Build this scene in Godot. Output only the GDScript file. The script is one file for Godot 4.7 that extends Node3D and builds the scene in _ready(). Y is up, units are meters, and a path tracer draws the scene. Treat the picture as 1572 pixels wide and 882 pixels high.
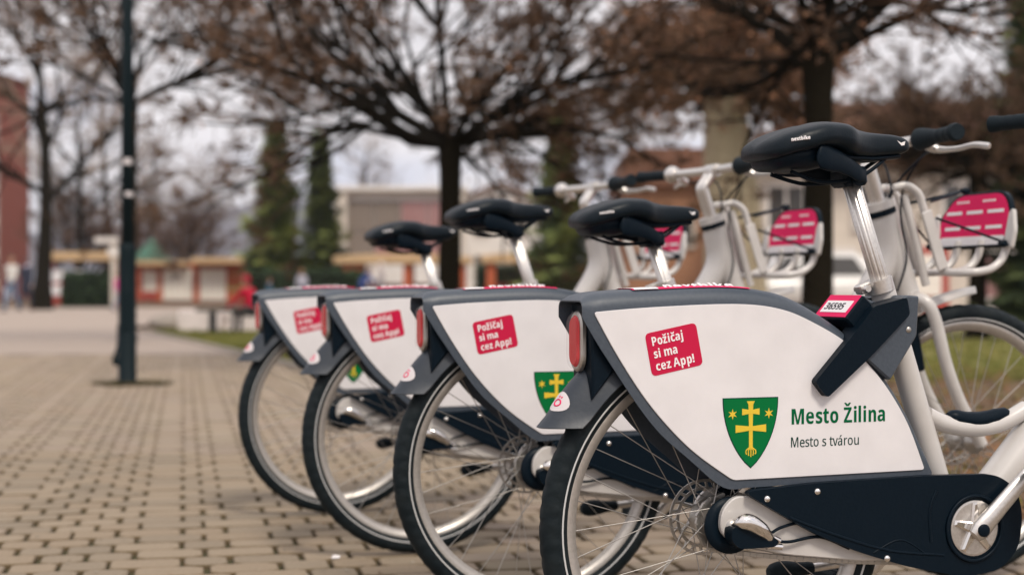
extends Node3D
# A row of white share bikes parked beside a paved square in early spring, under an overcast sky.

const FOCAL := 2183.0       # focal length in photo pixels (photo 1572 x 882)
const EYE := 0.7294         # camera height in metres
var rng := RandomNumberGenerator.new()
var M := {}
var names_used := {}

func _ready():
	rng.seed = 4711
	set_view_and_light()
	make_materials()
	build_ground()
	build_buildings()
	build_stalls()
	build_trees()
	build_street_things()
	build_people()
	build_bikes()

func set_view_and_light():
	var cam := Camera3D.new()
	cam.name = "camera"
	cam.position = Vector3(0, EYE, 0)
	var att := CameraAttributesPhysical.new()
	att.frustum_focal_length = 59.4
	att.frustum_focus_distance = 2.46
	att.frustum_near = 0.05
	att.frustum_far = 4000.0
	att.exposure_aperture = 3.3
	cam.attributes = att
	add_child(cam)
	cam.fov = rad_to_deg(2.0 * atan(441.0 / FOCAL))
	cam.near = 0.05
	cam.far = 4000.0
	cam.current = true
	var env := Environment.new()
	env.background_mode = Environment.BG_SKY
	var sky := Sky.new()
	var pm := PanoramaSkyMaterial.new()
	pm.panorama = sky_texture()
	sky.sky_material = pm
	env.sky = sky
	env.background_energy_multiplier = 1.0
	env.tonemap_mode = Environment.TONE_MAPPER_LINEAR
	env.tonemap_exposure = 1.07
	env.ssao_enabled = true
	env.ssil_enabled = true
	env.sdfgi_enabled = true
	env.fog_enabled = true
	env.fog_density = 0.0003
	env.fog_light_color = Color(0.80, 0.83, 0.90)
	var we := WorldEnvironment.new()
	we.name = "world_environment"
	we.environment = env
	add_child(we)
	var sun := DirectionalLight3D.new()
	sun.name = "sun"
	sun.light_color = Color(1.0, 0.96, 0.9)
	sun.light_energy = 0.75
	sun.light_angular_distance = 14.0
	sun.shadow_enabled = true
	sun.rotation_degrees = Vector3(-52, 24, 0)
	add_child(sun)

func sky_texture() -> Texture2D:
	var w := 1024
	var h := 512
	var n := FastNoiseLite.new()
	n.seed = 7
	n.noise_type = FastNoiseLite.TYPE_SIMPLEX_SMOOTH
	n.frequency = 1.0
	n.fractal_octaves = 5
	var im := Image.create(w, h, false, Image.FORMAT_RGBF)
	for y in h:
		var el := (0.5 - (y + 0.5) / h) * PI
		for x in w:
			var az := (x + 0.5) / w * TAU
			var d := Vector3(cos(el) * cos(az), sin(el), cos(el) * sin(az))
			var c := Vector3(0.30, 0.28, 0.25)
			if d.y > -0.02:
				var q := Vector3(d.x, 0, d.z) / (maxf(d.y, 0.0) + 0.16)
				var v := n.get_noise_3d(q.x * 0.55, 1.3, q.z * 0.55)
				var v2 := n.get_noise_3d(q.x * 1.5 + 9.0, 4.1, q.z * 1.5)
				var white := Vector3(0.96, 0.92, 0.94)
				var grey := Vector3(0.68, 0.665, 0.70)
				var blue := Vector3(0.54, 0.62, 0.84)
				c = white.lerp(grey, smoothstep(-0.05, 0.45, v + 0.3 * v2))
				c = c.lerp(blue, 0.55 * smoothstep(0.22, 0.5, -v + 0.35 * v2))
				c = c.lerp(Vector3(0.94, 0.90, 0.92), 0.7 * exp(-maxf(d.y, 0.0) * 9.0))
				c *= 0.93 + 0.22 * clampf(d.y, 0.0, 1.0)
			im.set_pixel(x, y, Color(c.x, c.y, c.z))
	return ImageTexture.create_from_image(im)

# ---------------------------------------------------------------- helpers: places, names, tags
func at(px: float, py: float, d: float) -> Vector3:          # a point that the photo shows at (px, py), d metres ahead
	return Vector3((px - 786.0) / FOCAL * d, EYE - (py - 441.0) / FOCAL * d, -d)

func gx(px: float, d: float) -> float:
	return (px - 786.0) / FOCAL * d

func thing(called: String, label: String, category: String, where := Vector3.ZERO, turn := 0.0, group := "") -> Node3D:
	var o := Node3D.new()
	o.name = numbered(called)
	add_child(o, true)
	o.position = where
	o.rotation.y = turn
	tag(o, label, category, group)
	return o

func numbered(called: String) -> String:
	if not names_used.has(called):
		names_used[called] = 0
		return called
	names_used[called] += 1
	return "%s_%03d" % [called, names_used[called]]

func tag(o: Node, label: String, category: String, group := ""):
	o.set_meta("label", label)
	o.set_meta("category", category)
	if group != "":
		o.set_meta("group", group)

func put(called: String, mesh: Mesh, mat: Material, parent: Node, kind := "") -> MeshInstance3D:
	var o := MeshInstance3D.new()
	if parent == self:
		o.name = numbered(called)
	else:
		var k := 0
		var nm := called
		var key := str(parent.get_instance_id()) + called
		if names_used.has(key):
			names_used[key] += 1
			nm = "%s_%03d" % [called, names_used[key]]
		else:
			names_used[key] = k
		o.name = nm
	o.mesh = mesh
	if mat:
		o.material_override = mat
	parent.add_child(o, true)
	if kind != "":
		o.set_meta("kind", kind)
	return o

func part(called: String, st: SurfaceTool, mat: Material, parent: Node, kind := "") -> MeshInstance3D:
	st.generate_normals()
	return put(called, st.commit(), mat, parent, kind)

func group_node(called: String, parent: Node, where := Vector3.ZERO) -> Node3D:
	var o := Node3D.new()
	o.name = called
	parent.add_child(o, true)
	o.position = where
	return o

func new_st() -> SurfaceTool:
	var st := SurfaceTool.new()
	st.begin(Mesh.PRIMITIVE_TRIANGLES)
	st.set_smooth_group(-1)
	return st

# ---------------------------------------------------------------- helpers: shapes (corners run anticlockwise seen from outside)
func tri(st, a: Vector3, b: Vector3, c: Vector3):
	st.add_vertex(a); st.add_vertex(c); st.add_vertex(b)

func quad(st, a: Vector3, b: Vector3, c: Vector3, d: Vector3):
	st.add_vertex(a); st.add_vertex(c); st.add_vertex(b)
	st.add_vertex(a); st.add_vertex(d); st.add_vertex(c)

func box(st, c: Vector3, s: Vector3, basis := Basis.IDENTITY, bev := 0.0):
	st.set_smooth_group(-1)
	var h := s * 0.5
	var b: float = minf(bev, minf(h.x, minf(h.y, h.z)) * 0.8)
	if b <= 0.0:
		var p := []
		for k in 8:
			p.append(c + basis * Vector3(h.x if k & 1 else -h.x, h.y if k & 2 else -h.y, h.z if k & 4 else -h.z))
		quad(st, p[4], p[5], p[7], p[6]); quad(st, p[1], p[0], p[2], p[3])
		quad(st, p[5], p[1], p[3], p[7]); quad(st, p[0], p[4], p[6], p[2])
		quad(st, p[6], p[7], p[3], p[2]); quad(st, p[0], p[1], p[5], p[4])
		return
	var f := {}
	for k in 8:
		var sg := Vector3(1 if k & 1 else -1, 1 if k & 2 else -1, 1 if k & 4 else -1)
		for a in 3:
			var q := Vector3(h.x - b, h.y - b, h.z - b)
			q[a] = h[a]
			f[k * 3 + a] = c + basis * (q * sg)
	for a in 3:
		var u := (a + 1) % 3
		var v := (a + 2) % 3
		for s1 in [0, 1]:
			var i0: int = (s1 << a)
			var p0 = f[i0 * 3 + a]; var p1 = f[(i0 | (1 << u)) * 3 + a]; var p2 = f[(i0 | (1 << u) | (1 << v)) * 3 + a]; var p3 = f[(i0 | (1 << v)) * 3 + a]
			if s1 == 1: quad(st, p0, p1, p2, p3)
			else: quad(st, p0, p3, p2, p1)
		for su in [0, 1]:          # the edges along axis a
			for sv in [0, 1]:
				var e0: int = (su << u) | (sv << v)
				var e1: int = e0 | (1 << a)
				var q0 = f[e0 * 3 + u]; var q1 = f[e1 * 3 + u]; var q2 = f[e1 * 3 + v]; var q3 = f[e0 * 3 + v]
				if (su == 1) == (sv == 1): quad(st, q0, q3, q2, q1)
				else: quad(st, q0, q1, q2, q3)
	for k in 8:
		var odd: bool = ((k & 1) + ((k >> 1) & 1) + ((k >> 2) & 1)) % 2 == 1
		if odd: tri(st, f[k * 3], f[k * 3 + 1], f[k * 3 + 2])
		else: tri(st, f[k * 3], f[k * 3 + 2], f[k * 3 + 1])

func spline(p: Array, per := 6) -> Array:
	var out := []
	for i in p.size() - 1:
		var a: Vector3 = p[maxi(i - 1, 0)]
		var b: Vector3 = p[i]
		var c: Vector3 = p[i + 1]
		var d: Vector3 = p[mini(i + 2, p.size() - 1)]
		for k in per:
			out.append(b.cubic_interpolate(c, a, d, float(k) / per))
	out.append(p[-1])
	return out

func tube(st, p: Array, r, n := 10, caps := true, flat := 1.0):
	var cnt := p.size()
	var rings := []
	var t0: Vector3 = (p[1] - p[0]).normalized()
	var side: Vector3 = t0.cross(Vector3(0, 0, 1))
	if side.length() < 0.2:
		side = t0.cross(Vector3(0, 1, 0))
	side = side.normalized()
	for i in cnt:
		var t: Vector3 = (p[mini(i + 1, cnt - 1)] - p[maxi(i - 1, 0)]).normalized()
		side = (side - t * side.dot(t)).normalized()
		var up := t.cross(side)
		var rr: float = r[i] if r is Array else r
		var ring := []
		for k in n:
			var a := TAU * k / n
			ring.append(p[i] + (side * cos(a) + up * sin(a) * flat) * rr)
		rings.append(ring)
	st.set_smooth_group(1)
	for i in cnt - 1:
		for k in n:
			var k2 := (k + 1) % n
			quad(st, rings[i][k], rings[i][k2], rings[i + 1][k2], rings[i + 1][k])
	if caps:
		st.set_smooth_group(-1)
		for k in range(1, n - 1):
			tri(st, rings[0][0], rings[0][k + 1], rings[0][k])
			tri(st, rings[-1][0], rings[-1][k], rings[-1][k + 1])
	st.set_smooth_group(-1)

func ring_lathe(st, prof: Array, segs: int, c := Vector3.ZERO, closed := true, smooth := true):   # profile (radius, w) turned about the z axis
	st.set_smooth_group(1 if smooth else -1)
	var n := prof.size()
	for s in segs:
		var a0 := TAU * s / segs
		var a1 := TAU * (s + 1) / segs if s + 1 < segs else 0.0
		var e0 := Vector3(cos(a0), sin(a0), 0)
		var e1 := Vector3(cos(a1), sin(a1), 0)
		for k in (n if closed else n - 1):
			var p: Vector2 = prof[k]
			var q: Vector2 = prof[(k + 1) % n]
			var A := c + e0 * p.x + Vector3(0, 0, p.y)
			var B := c + e1 * p.x + Vector3(0, 0, p.y)
			var C := c + e1 * q.x + Vector3(0, 0, q.y)
			var D := c + e0 * q.x + Vector3(0, 0, q.y)
			if p.x < 1e-6: tri(st, A, D, C)
			elif q.x < 1e-6: tri(st, A, C, B)
			else: quad(st, A, D, C, B)
	st.set_smooth_group(-1)

func post_lathe(st, prof: Array, segs: int, c := Vector3.ZERO):      # profile (radius, height) turned about the y axis, bottom to top
	st.set_smooth_group(1)
	for s in segs:
		var a0 := TAU * s / segs
		var a1 := TAU * (s + 1) / segs if s + 1 < segs else 0.0
		for k in prof.size() - 1:
			var p: Vector2 = prof[k]
			var q: Vector2 = prof[k + 1]
			var A := c + Vector3(cos(a0) * p.x, p.y, sin(a0) * p.x)
			var B := c + Vector3(cos(a1) * p.x, p.y, sin(a1) * p.x)
			var C := c + Vector3(cos(a1) * q.x, q.y, sin(a1) * q.x)
			var D := c + Vector3(cos(a0) * q.x, q.y, sin(a0) * q.x)
			if p.x < 1e-6: tri(st, A, D, C)
			elif q.x < 1e-6: tri(st, A, C, B)
			else: quad(st, A, D, C, B)
	st.set_smooth_group(-1)

func round_poly(p: Array, r: float, n := 4) -> PackedVector2Array:     # the polygon with its corners rounded
	var out := PackedVector2Array()
	var c := p.size()
	for i in c:
		var a: Vector2 = p[(i + c - 1) % c]
		var b: Vector2 = p[i]
		var d: Vector2 = p[(i + 1) % c]
		var l: float = minf(r, minf((a - b).length(), (d - b).length()) * 0.45)
		var s := b + (a - b).normalized() * l
		var e := b + (d - b).normalized() * l
		for k in n + 1:
			var t := float(k) / n
			out.append(s.lerp(b, t).lerp(b.lerp(e, t), t))
	return out

func ccw(p: PackedVector2Array) -> PackedVector2Array:
	if Geometry2D.is_polygon_clockwise(p):
		return p
	var q := p.duplicate()
	q.reverse()
	return q

func prism(st, poly, z0: float, z1: float, bev := 0.0, both := false):     # a plate in the xy plane from z0 to z1, the edge of its front chamfered
	var p := PackedVector2Array(poly)
	var area := 0.0
	for i in p.size():
		area += p[i].cross(p[(i + 1) % p.size()])
	if area < 0:
		p.reverse()
	var n := p.size()
	var inner := PackedVector2Array()
	for i in n:
		var a := (p[i] - p[(i + n - 1) % n]).normalized()
		var b := (p[(i + 1) % n] - p[i]).normalized()
		var m := Vector2(-(a.y + b.y), a.x + b.x)
		m = m.normalized() if m.length() > 1e-4 else Vector2(-a.y, a.x)
		var cs: float = maxf(0.5, m.dot(Vector2(-a.y, a.x)))
		inner.append(p[i] + m * bev / cs)
	st.set_smooth_group(-1)
	var idx := Geometry2D.triangulate_polygon(inner)
	if idx.is_empty():
		inner = p
		idx = Geometry2D.triangulate_polygon(p)
	for k in range(0, idx.size(), 3):
		var a := inner[idx[k]]; var b := inner[idx[k + 1]]; var c := inner[idx[k + 2]]
		if (b - a).cross(c - a) < 0:
			var t := b; b = c; c = t
		tri(st, Vector3(a.x, a.y, z1), Vector3(b.x, b.y, z1), Vector3(c.x, c.y, z1))
		tri(st, Vector3(a.x, a.y, z0), Vector3(c.x, c.y, z0), Vector3(b.x, b.y, z0))
	var zb := z1 - bev
	var za := z0 + (bev if both else 0.0)
	for i in n:
		var j := (i + 1) % n
		quad(st, Vector3(p[i].x, p[i].y, za), Vector3(p[j].x, p[j].y, za), Vector3(p[j].x, p[j].y, zb), Vector3(p[i].x, p[i].y, zb))
		if bev > 0:
			quad(st, Vector3(p[i].x, p[i].y, zb), Vector3(p[j].x, p[j].y, zb), Vector3(inner[j].x, inner[j].y, z1), Vector3(inner[i].x, inner[i].y, z1))
		if both or bev > 0:
			quad(st, Vector3(inner[i].x, inner[i].y, z0), Vector3(inner[j].x, inner[j].y, z0), Vector3(p[j].x, p[j].y, za), Vector3(p[i].x, p[i].y, za))

func loft(st, rings: Array, caps := true, closed := true):
	st.set_smooth_group(1)
	var n: int = rings[0].size()
	for i in rings.size() - 1:
		for k in (n if closed else n - 1):
			var k2 := (k + 1) % n
			quad(st, rings[i][k], rings[i][k2], rings[i + 1][k2], rings[i + 1][k])
	if caps:
		for e in [0, rings.size() - 1]:
			var c := Vector3.ZERO
			for q in rings[e]: c += q
			c /= n
			for k in n:
				if e == 0: tri(st, c, rings[e][(k + 1) % n], rings[e][k])
				else: tri(st, c, rings[e][k], rings[e][(k + 1) % n])
	st.set_smooth_group(-1)

func arc_pts(c: Vector2, r: float, a0: float, a1: float, n: int) -> Array:
	var o := []
	for k in n + 1:
		var a := deg_to_rad(lerpf(a0, a1, float(k) / n))
		o.append(c + Vector2(cos(a), sin(a)) * r)
	return o

func letters(called: String, text: String, parent: Node, mat: Material, where: Vector3, height: float, width := 0.0, bold := true, turn := Basis.IDENTITY, depth := 0.0006) -> MeshInstance3D:
	var f := SystemFont.new()
	f.font_names = PackedStringArray(["Droid Sans"])
	f.font_weight = 700 if bold else 400
	var t := TextMesh.new()
	t.text = text
	t.font = f
	t.font_size = 32
	t.pixel_size = height / 23.0            # 23 of 32 pixels are the height of a capital
	t.depth = depth
	t.curve_step = 1.0
	t.horizontal_alignment = HORIZONTAL_ALIGNMENT_LEFT
	t.vertical_alignment = VERTICAL_ALIGNMENT_CENTER
	var o := put(called, t, mat, parent)
	var sx := 1.0
	if width > 0.0:
		var wd: float = t.get_aabb().size.x
		if wd > 0.0: sx = width / wd
	o.transform = Transform3D(turn * Basis.from_scale(Vector3(sx, 1, 1)), where)
	return o

# ---------------------------------------------------------------- materials
func noise_image(size: int, freq: float, octaves := 4, seed_ := 1) -> Image:
	var n := FastNoiseLite.new()
	n.seed = seed_
	n.noise_type = FastNoiseLite.TYPE_SIMPLEX_SMOOTH
	n.frequency = freq
	n.fractal_octaves = octaves
	return n.get_seamless_image(size, size)

func tinted(im: Image, lo: Color, hi: Color) -> ImageTexture:
	var o := Image.create(im.get_width(), im.get_height(), true, Image.FORMAT_RGB8)
	for y in im.get_height():
		for x in im.get_width():
			o.set_pixel(x, y, lo.lerp(hi, im.get_pixel(x, y).r))
	o.generate_mipmaps()
	return ImageTexture.create_from_image(o)

func bumps(im: Image, strength := 4.0) -> ImageTexture:
	var o: Image = im.duplicate()
	o.convert(Image.FORMAT_RGBA8)
	o.bump_map_to_normal_map(strength)
	return ImageTexture.create_from_image(o)

func lin(r: float, g: float, b: float) -> Color:          # a real-world (linear) base colour
	return Color(r, g, b).linear_to_srgb()

func plain(c: Color, rough: float, metal := 0.0, coat := 0.0) -> StandardMaterial3D:
	var m := StandardMaterial3D.new()
	m.albedo_color = c
	m.roughness = rough
	m.metallic = metal
	if coat > 0.0:
		m.clearcoat_enabled = true
		m.clearcoat = coat
		m.clearcoat_roughness = 0.15
	m.cull_mode = BaseMaterial3D.CULL_DISABLED
	return m

func grained(tex: Texture2D, rough: float, scale: float, nrm: Texture2D = null, nscale := 0.4, world := false, metal := 0.0) -> StandardMaterial3D:
	var m := plain(Color.WHITE, rough, metal)
	m.albedo_texture = tex
	m.uv1_triplanar = true
	m.uv1_world_triplanar = world
	m.uv1_scale = Vector3(scale, scale, scale)
	if nrm:
		m.normal_enabled = true
		m.normal_texture = nrm
		m.normal_scale = nscale
	return m

func dull(m: StandardMaterial3D, spec: float) -> StandardMaterial3D:
	m.metallic_specular = spec
	return m

func make_materials():
	var fine := noise_image(256, 0.05, 5, 3)
	var coarse := noise_image(256, 0.015, 5, 5)
	var fine_n := bumps(fine, 3.0)
	var coarse_n := bumps(coarse, 6.0)
	M.fine_n = fine_n
	M.hood = grained(tinted(fine, lin(0.044, 0.057, 0.076), lin(0.060, 0.074, 0.095)), 0.42, 8.0, fine_n, 0.12)
	M.guard = grained(tinted(fine, lin(0.017, 0.024, 0.035), lin(0.025, 0.033, 0.046)), 0.42, 8.0, fine_n, 0.12)
	M.black = dull(grained(tinted(fine, lin(0.0022, 0.0068, 0.0125), lin(0.0038, 0.0098, 0.017)), 0.40, 9.0, fine_n, 0.12), 0.22)
	M.black_matt = dull(grained(tinted(fine, lin(0.003, 0.0085, 0.013), lin(0.007, 0.014, 0.019)), 0.65, 9.0, fine_n, 0.25), 0.3)
	M.rubber = dull(grained(tinted(coarse, lin(0.0030, 0.0075, 0.0110), lin(0.014, 0.019, 0.021)), 0.62, 5.0, fine_n, 0.35), 0.3)
	M.vinyl = dull(grained(tinted(fine, lin(0.0025, 0.0068, 0.0115), lin(0.0050, 0.0105, 0.016)), 0.40, 14.0, fine_n, 0.25), 0.3)
	M.panel = grained(tinted(coarse, lin(0.67, 0.648, 0.660), lin(0.745, 0.722, 0.735)), 0.36, 2.2, coarse_n, 0.05)
	M.paint = grained(tinted(coarse, lin(0.50, 0.475, 0.455), lin(0.58, 0.555, 0.535)), 0.36, 3.0)
	M.paint.clearcoat_enabled = true
	M.paint.clearcoat = 0.5
	M.paint.clearcoat_roughness = 0.2
	M.alu = grained(tinted(fine, lin(0.60, 0.57, 0.54), lin(0.78, 0.75, 0.72)), 0.34, 10.0, null, 0.0, false, 0.9)
	M.chrome = plain(lin(0.80, 0.77, 0.74), 0.14, 1.0)
	M.rim = grained(tinted(fine, lin(0.47, 0.44, 0.41), lin(0.60, 0.565, 0.53)), 0.40, 7.0, null, 0.0, false, 0.65)
	M.steel = plain(lin(0.46, 0.435, 0.405), 0.36, 0.85)
	M.spoke = plain(lin(0.40, 0.38, 0.36), 0.42, 0.8)
	M.dark_steel = plain(lin(0.10, 0.10, 0.10), 0.4, 0.8)
	M.crimson = dull(plain(lin(0.52, 0.010, 0.055), 0.5), 0.3)
	M.pink = dull(plain(lin(0.72, 0.018, 0.115), 0.6), 0.25)
	M.white_print = plain(lin(0.82, 0.79, 0.80), 0.5)
	M.green_print = dull(plain(lin(0.003, 0.105, 0.040), 0.6), 0.12)
	M.shield_green = dull(plain(lin(0.004, 0.145, 0.040), 0.6), 0.12)
	M.dark_green_print = dull(plain(lin(0.004, 0.040, 0.032), 0.6), 0.12)
	M.yellow_print = plain(lin(0.72, 0.50, 0.03), 0.45)
	M.grey_print = dull(plain(lin(0.05, 0.05, 0.06), 0.6), 0.12)
	M.sticker_white = plain(lin(0.60, 0.56, 0.57), 0.6)
	M.reflective = plain(lin(0.62, 0.62, 0.62), 0.4)
	M.lens = dull(plain(lin(0.56, 0.006, 0.012), 0.25), 0.3)
	var clear := plain(Color(0.95, 0.93, 0.93, 0.06), 0.05)
	clear.transparency = BaseMaterial3D.TRANSPARENCY_ALPHA
	clear.metallic_specular = 0.12
	M.clear = clear
	# ground
	M.paver = []
	for k in 6:
		var b: float = [0.236, 0.252, 0.226, 0.264, 0.244, 0.214][k]
		var warm: float = [0.004, 0.010, 0.004, 0.007, 0.012, 0.002][k]
		M.paver.append(grained(tinted(fine, lin((b + warm) * 0.86, b * 0.81 * 0.86, (b - warm) * 0.585 * 0.86), lin((b + warm) * 1.12, b * 0.81 * 1.12, (b - warm) * 0.585 * 1.12)), 0.9, 5.0, coarse_n, 0.5, true))
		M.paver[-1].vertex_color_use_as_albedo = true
	var pm: StandardMaterial3D = plain(Color.WHITE, 0.92)
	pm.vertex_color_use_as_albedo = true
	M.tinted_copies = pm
	M.joint = grained(tinted(fine, lin(0.032, 0.030, 0.009), lin(0.080, 0.068, 0.026)), 1.0, 6.0, coarse_n, 0.8, true)
	M.plaza = grained(tinted(noise_image(256, 0.03, 5, 11), lin(0.315, 0.255, 0.215), lin(0.39, 0.318, 0.268)), 0.93, 0.9, fine_n, 0.5, true)
	M.earth = grained(tinted(fine, lin(0.085, 0.052, 0.028), lin(0.19, 0.115, 0.060)), 1.0, 1.1, coarse_n, 1.0, true)
	M.lawn = grained(tinted(fine, lin(0.135, 0.125, 0.025), lin(0.23, 0.205, 0.055)), 1.0, 0.6, coarse_n, 1.0, true)
	M.kerb = grained(tinted(fine, lin(0.27, 0.235, 0.20), lin(0.36, 0.315, 0.27)), 0.9, 2.0, fine_n, 0.4, true)
	M.concrete = grained(tinted(coarse, lin(0.74, 0.66, 0.64), lin(0.86, 0.77, 0.75)), 0.85, 0.7, fine_n, 0.3, true)
	# woods, barks, walls
	M.bark = grained(tinted(fine, lin(0.008, 0.007, 0.0045), lin(0.026, 0.021, 0.014)), 0.95, 3.0, coarse_n, 1.0)
	dull(M.bark, 0.1)
	M.bark_pale = grained(tinted(fine, lin(0.27, 0.225, 0.15), lin(0.46, 0.38, 0.27)), 0.95, 1.4, coarse_n, 1.0)
	M.twig = dull(plain(lin(0.135, 0.083, 0.055), 0.9), 0.15)
	M.twig_pale = plain(lin(0.27, 0.20, 0.15), 0.9)
	M.limb = dull(plain(lin(0.016, 0.014, 0.011), 0.95), 0.1)
	M.bud = plain(lin(0.17, 0.070, 0.036), 0.9)
	M.needle = []
	for c in [Vector3(0.035, 0.055, 0.018), Vector3(0.065, 0.085, 0.025), Vector3(0.10, 0.115, 0.03)]:
		var nm := plain(lin(c.x, c.y, c.z), 0.9)
		M.needle.append(nm)
	M.brick = grained(tinted(fine, lin(0.185, 0.052, 0.036), lin(0.27, 0.08, 0.056)), 0.9, 0.25, fine_n, 0.4, true)
	M.cream = grained(tinted(coarse, lin(0.56, 0.50, 0.43), lin(0.68, 0.61, 0.53)), 0.9, 0.15, fine_n, 0.2, true)
	M.white_wall = grained(tinted(coarse, lin(0.66, 0.62, 0.58), lin(0.78, 0.74, 0.70)), 0.9, 0.12, fine_n, 0.2, true)
	M.ochre_wall = grained(tinted(coarse, lin(0.27, 0.135, 0.075), lin(0.36, 0.185, 0.105)), 0.9, 0.15, fine_n, 0.2, true)
	M.roof_tile = grained(tinted(fine, lin(0.14, 0.065, 0.04), lin(0.22, 0.105, 0.065)), 0.9, 0.5, fine_n, 0.6, true)
	M.stall_roof = grained(tinted(coarse, lin(0.48, 0.32, 0.17), lin(0.60, 0.42, 0.24)), 0.85, 0.3, null, 0.0, true)
	M.stall_wood = grained(tinted(fine, lin(0.40, 0.085, 0.030), lin(0.54, 0.13, 0.048)), 0.7, 0.8, fine_n, 0.3, true)
	M.stall_red = plain(lin(0.36, 0.055, 0.04), 0.6)
	M.shutter = grained(tinted(coarse, lin(0.74, 0.69, 0.61), lin(0.84, 0.79, 0.71)), 0.7, 0.5, null, 0.0, true)
	M.glass_dark = plain(lin(0.06, 0.055, 0.05), 0.12, 0.0, 0.6)
	M.glass_brown = plain(lin(0.20, 0.16, 0.13), 0.6)
	M.glass_pink = plain(lin(0.33, 0.17, 0.16), 0.2, 0.0, 0.5)
	M.sheet_green = plain(lin(0.05, 0.16, 0.11), 0.6)
	M.post_paint = dull(grained(tinted(fine, lin(0.003, 0.009, 0.012), lin(0.006, 0.015, 0.019)), 0.55, 4.0, fine_n, 0.2), 0.25)
	M.car_white = plain(lin(0.72, 0.70, 0.68), 0.3, 0.0, 0.8)
	M.bench_wood = grained(tinted(fine, lin(0.045, 0.042, 0.036), lin(0.075, 0.070, 0.06)), 0.8, 3.0, fine_n, 0.3)
	M.hill = plain(lin(0.13, 0.125, 0.14), 1.0)  # pale bluish grey: part of the distance haze is put into this colour
	M.skin = plain(lin(0.50, 0.30, 0.22), 0.55)

# ---------------------------------------------------------------- the bikes (x forward, y up, z to the rider's right; the rear hub is over the origin)
const HOOD_TOP := [Vector2(-0.272, 0.708), Vector2(-0.262, 0.716), Vector2(-0.235, 0.722), Vector2(-0.15, 0.727), Vector2(0.0, 0.731), Vector2(0.09, 0.721), Vector2(0.147, 0.700), Vector2(0.225, 0.654), Vector2(0.275, 0.611), Vector2(0.322, 0.555), Vector2(0.362, 0.491), Vector2(0.392, 0.425), Vector2(0.398, 0.403)]
const HOOD_LOW := [Vector2(-0.272, 0.680), Vector2(-0.262, 0.664), Vector2(-0.235, 0.622), Vector2(-0.148, 0.503), Vector2(-0.076, 0.439), Vector2(-0.015, 0.392), Vector2(0.03, 0.390), Vector2(0.20, 0.3935), Vector2(0.398, 0.397)]

func along(c: Array, u: float) -> float:
	for i in c.size() - 1:
		if u <= c[i + 1].x:
			var t: float = clampf((u - c[i].x) / maxf(c[i + 1].x - c[i].x, 1e-6), 0, 1)
			return lerpf(c[i].y, c[i + 1].y, t)
	return c[-1].y

func along_smooth(c: Array, u: float) -> float:
	for i in c.size() - 1:
		if u <= c[i + 1].x:
			var p: Vector2 = c[maxi(i - 1, 0)]; var a: Vector2 = c[i]; var b: Vector2 = c[i + 1]; var n: Vector2 = c[mini(i + 2, c.size() - 1)]
			var t: float = clampf((u - a.x) / maxf(b.x - a.x, 1e-6), 0, 1)
			var ma: float = (b.y - p.y) / maxf(b.x - p.x, 1e-5) * (b.x - a.x)
			var mb: float = (n.y - a.y) / maxf(n.x - a.x, 1e-5) * (b.x - a.x)
			var t2 := t * t; var t3 := t2 * t
			return (2 * t3 - 3 * t2 + 1) * a.y + (t3 - 2 * t2 + t) * ma + (-2 * t3 + 3 * t2) * b.y + (t3 - t2) * mb
	return c[-1].y

func hood_ring(u: float, off: float, only_top := false) -> Array:
	var top: float = along_smooth(HOOD_TOP, u) + off
	var low: float = along_smooth(HOOD_LOW, u)
	var hw := 0.0545 + off
	var rc: float = minf(0.030, maxf((top - low) * 0.48, 0.002))
	var o := []
	if not only_top: o.append(Vector3(u, low, hw))
	for k in 9:
		var a := PI * 0.5 * k / 8
		o.append(Vector3(u, top - rc + sin(a) * rc, hw - rc + cos(a) * rc))
	for k in 9:
		var a := PI * 0.5 + PI * 0.5 * k / 8
		o.append(Vector3(u, top - rc + sin(a) * rc, -hw + rc + cos(a) * rc))
	if not only_top: o.append(Vector3(u, low, -hw))
	return o

func build_bikes():
	var b := make_bike()
	var spots := [
		{"x": 0.354, "d": 2.454, "a": 19.0, "drop": 0.0, "label": "grey and white share bike closest to the camera, saddle raised highest"},
		{"x": 0.048, "d": 3.205, "a": 18.9, "drop": 0.090, "label": "second share bike in the row, low saddle just left of the tall one"},
		{"x": -0.257, "d": 3.912, "a": 20.0, "drop": 0.043, "label": "third grey and white share bike in the row, saddle in front of the tree trunk"},
		{"x": -0.561, "d": 4.598, "a": 21.6, "drop": 0.075, "label": "fourth share bike, last in the row and closest to the lamp post"}]
	var all := [b]
	for i in range(1, 4):
		var c: Node3D = b.duplicate()
		c.name = numbered("share_bike")
		add_child(c, true)
		all.append(c)
	for i in 4:
		var s: Dictionary = spots[i]
		var o: Node3D = all[i]
		tag(o, s.label, "bicycle", "share bikes parked in a row")
		o.position = Vector3(s.x, 0, -s.d)
		o.rotation.y = deg_to_rad(s.a)
		var low := Vector3(0.326, -0.945, 0) * float(s.drop)
		(o.get_node("saddle") as Node3D).position += low
		(o.get_node("seat_post") as Node3D).position += low

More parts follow.
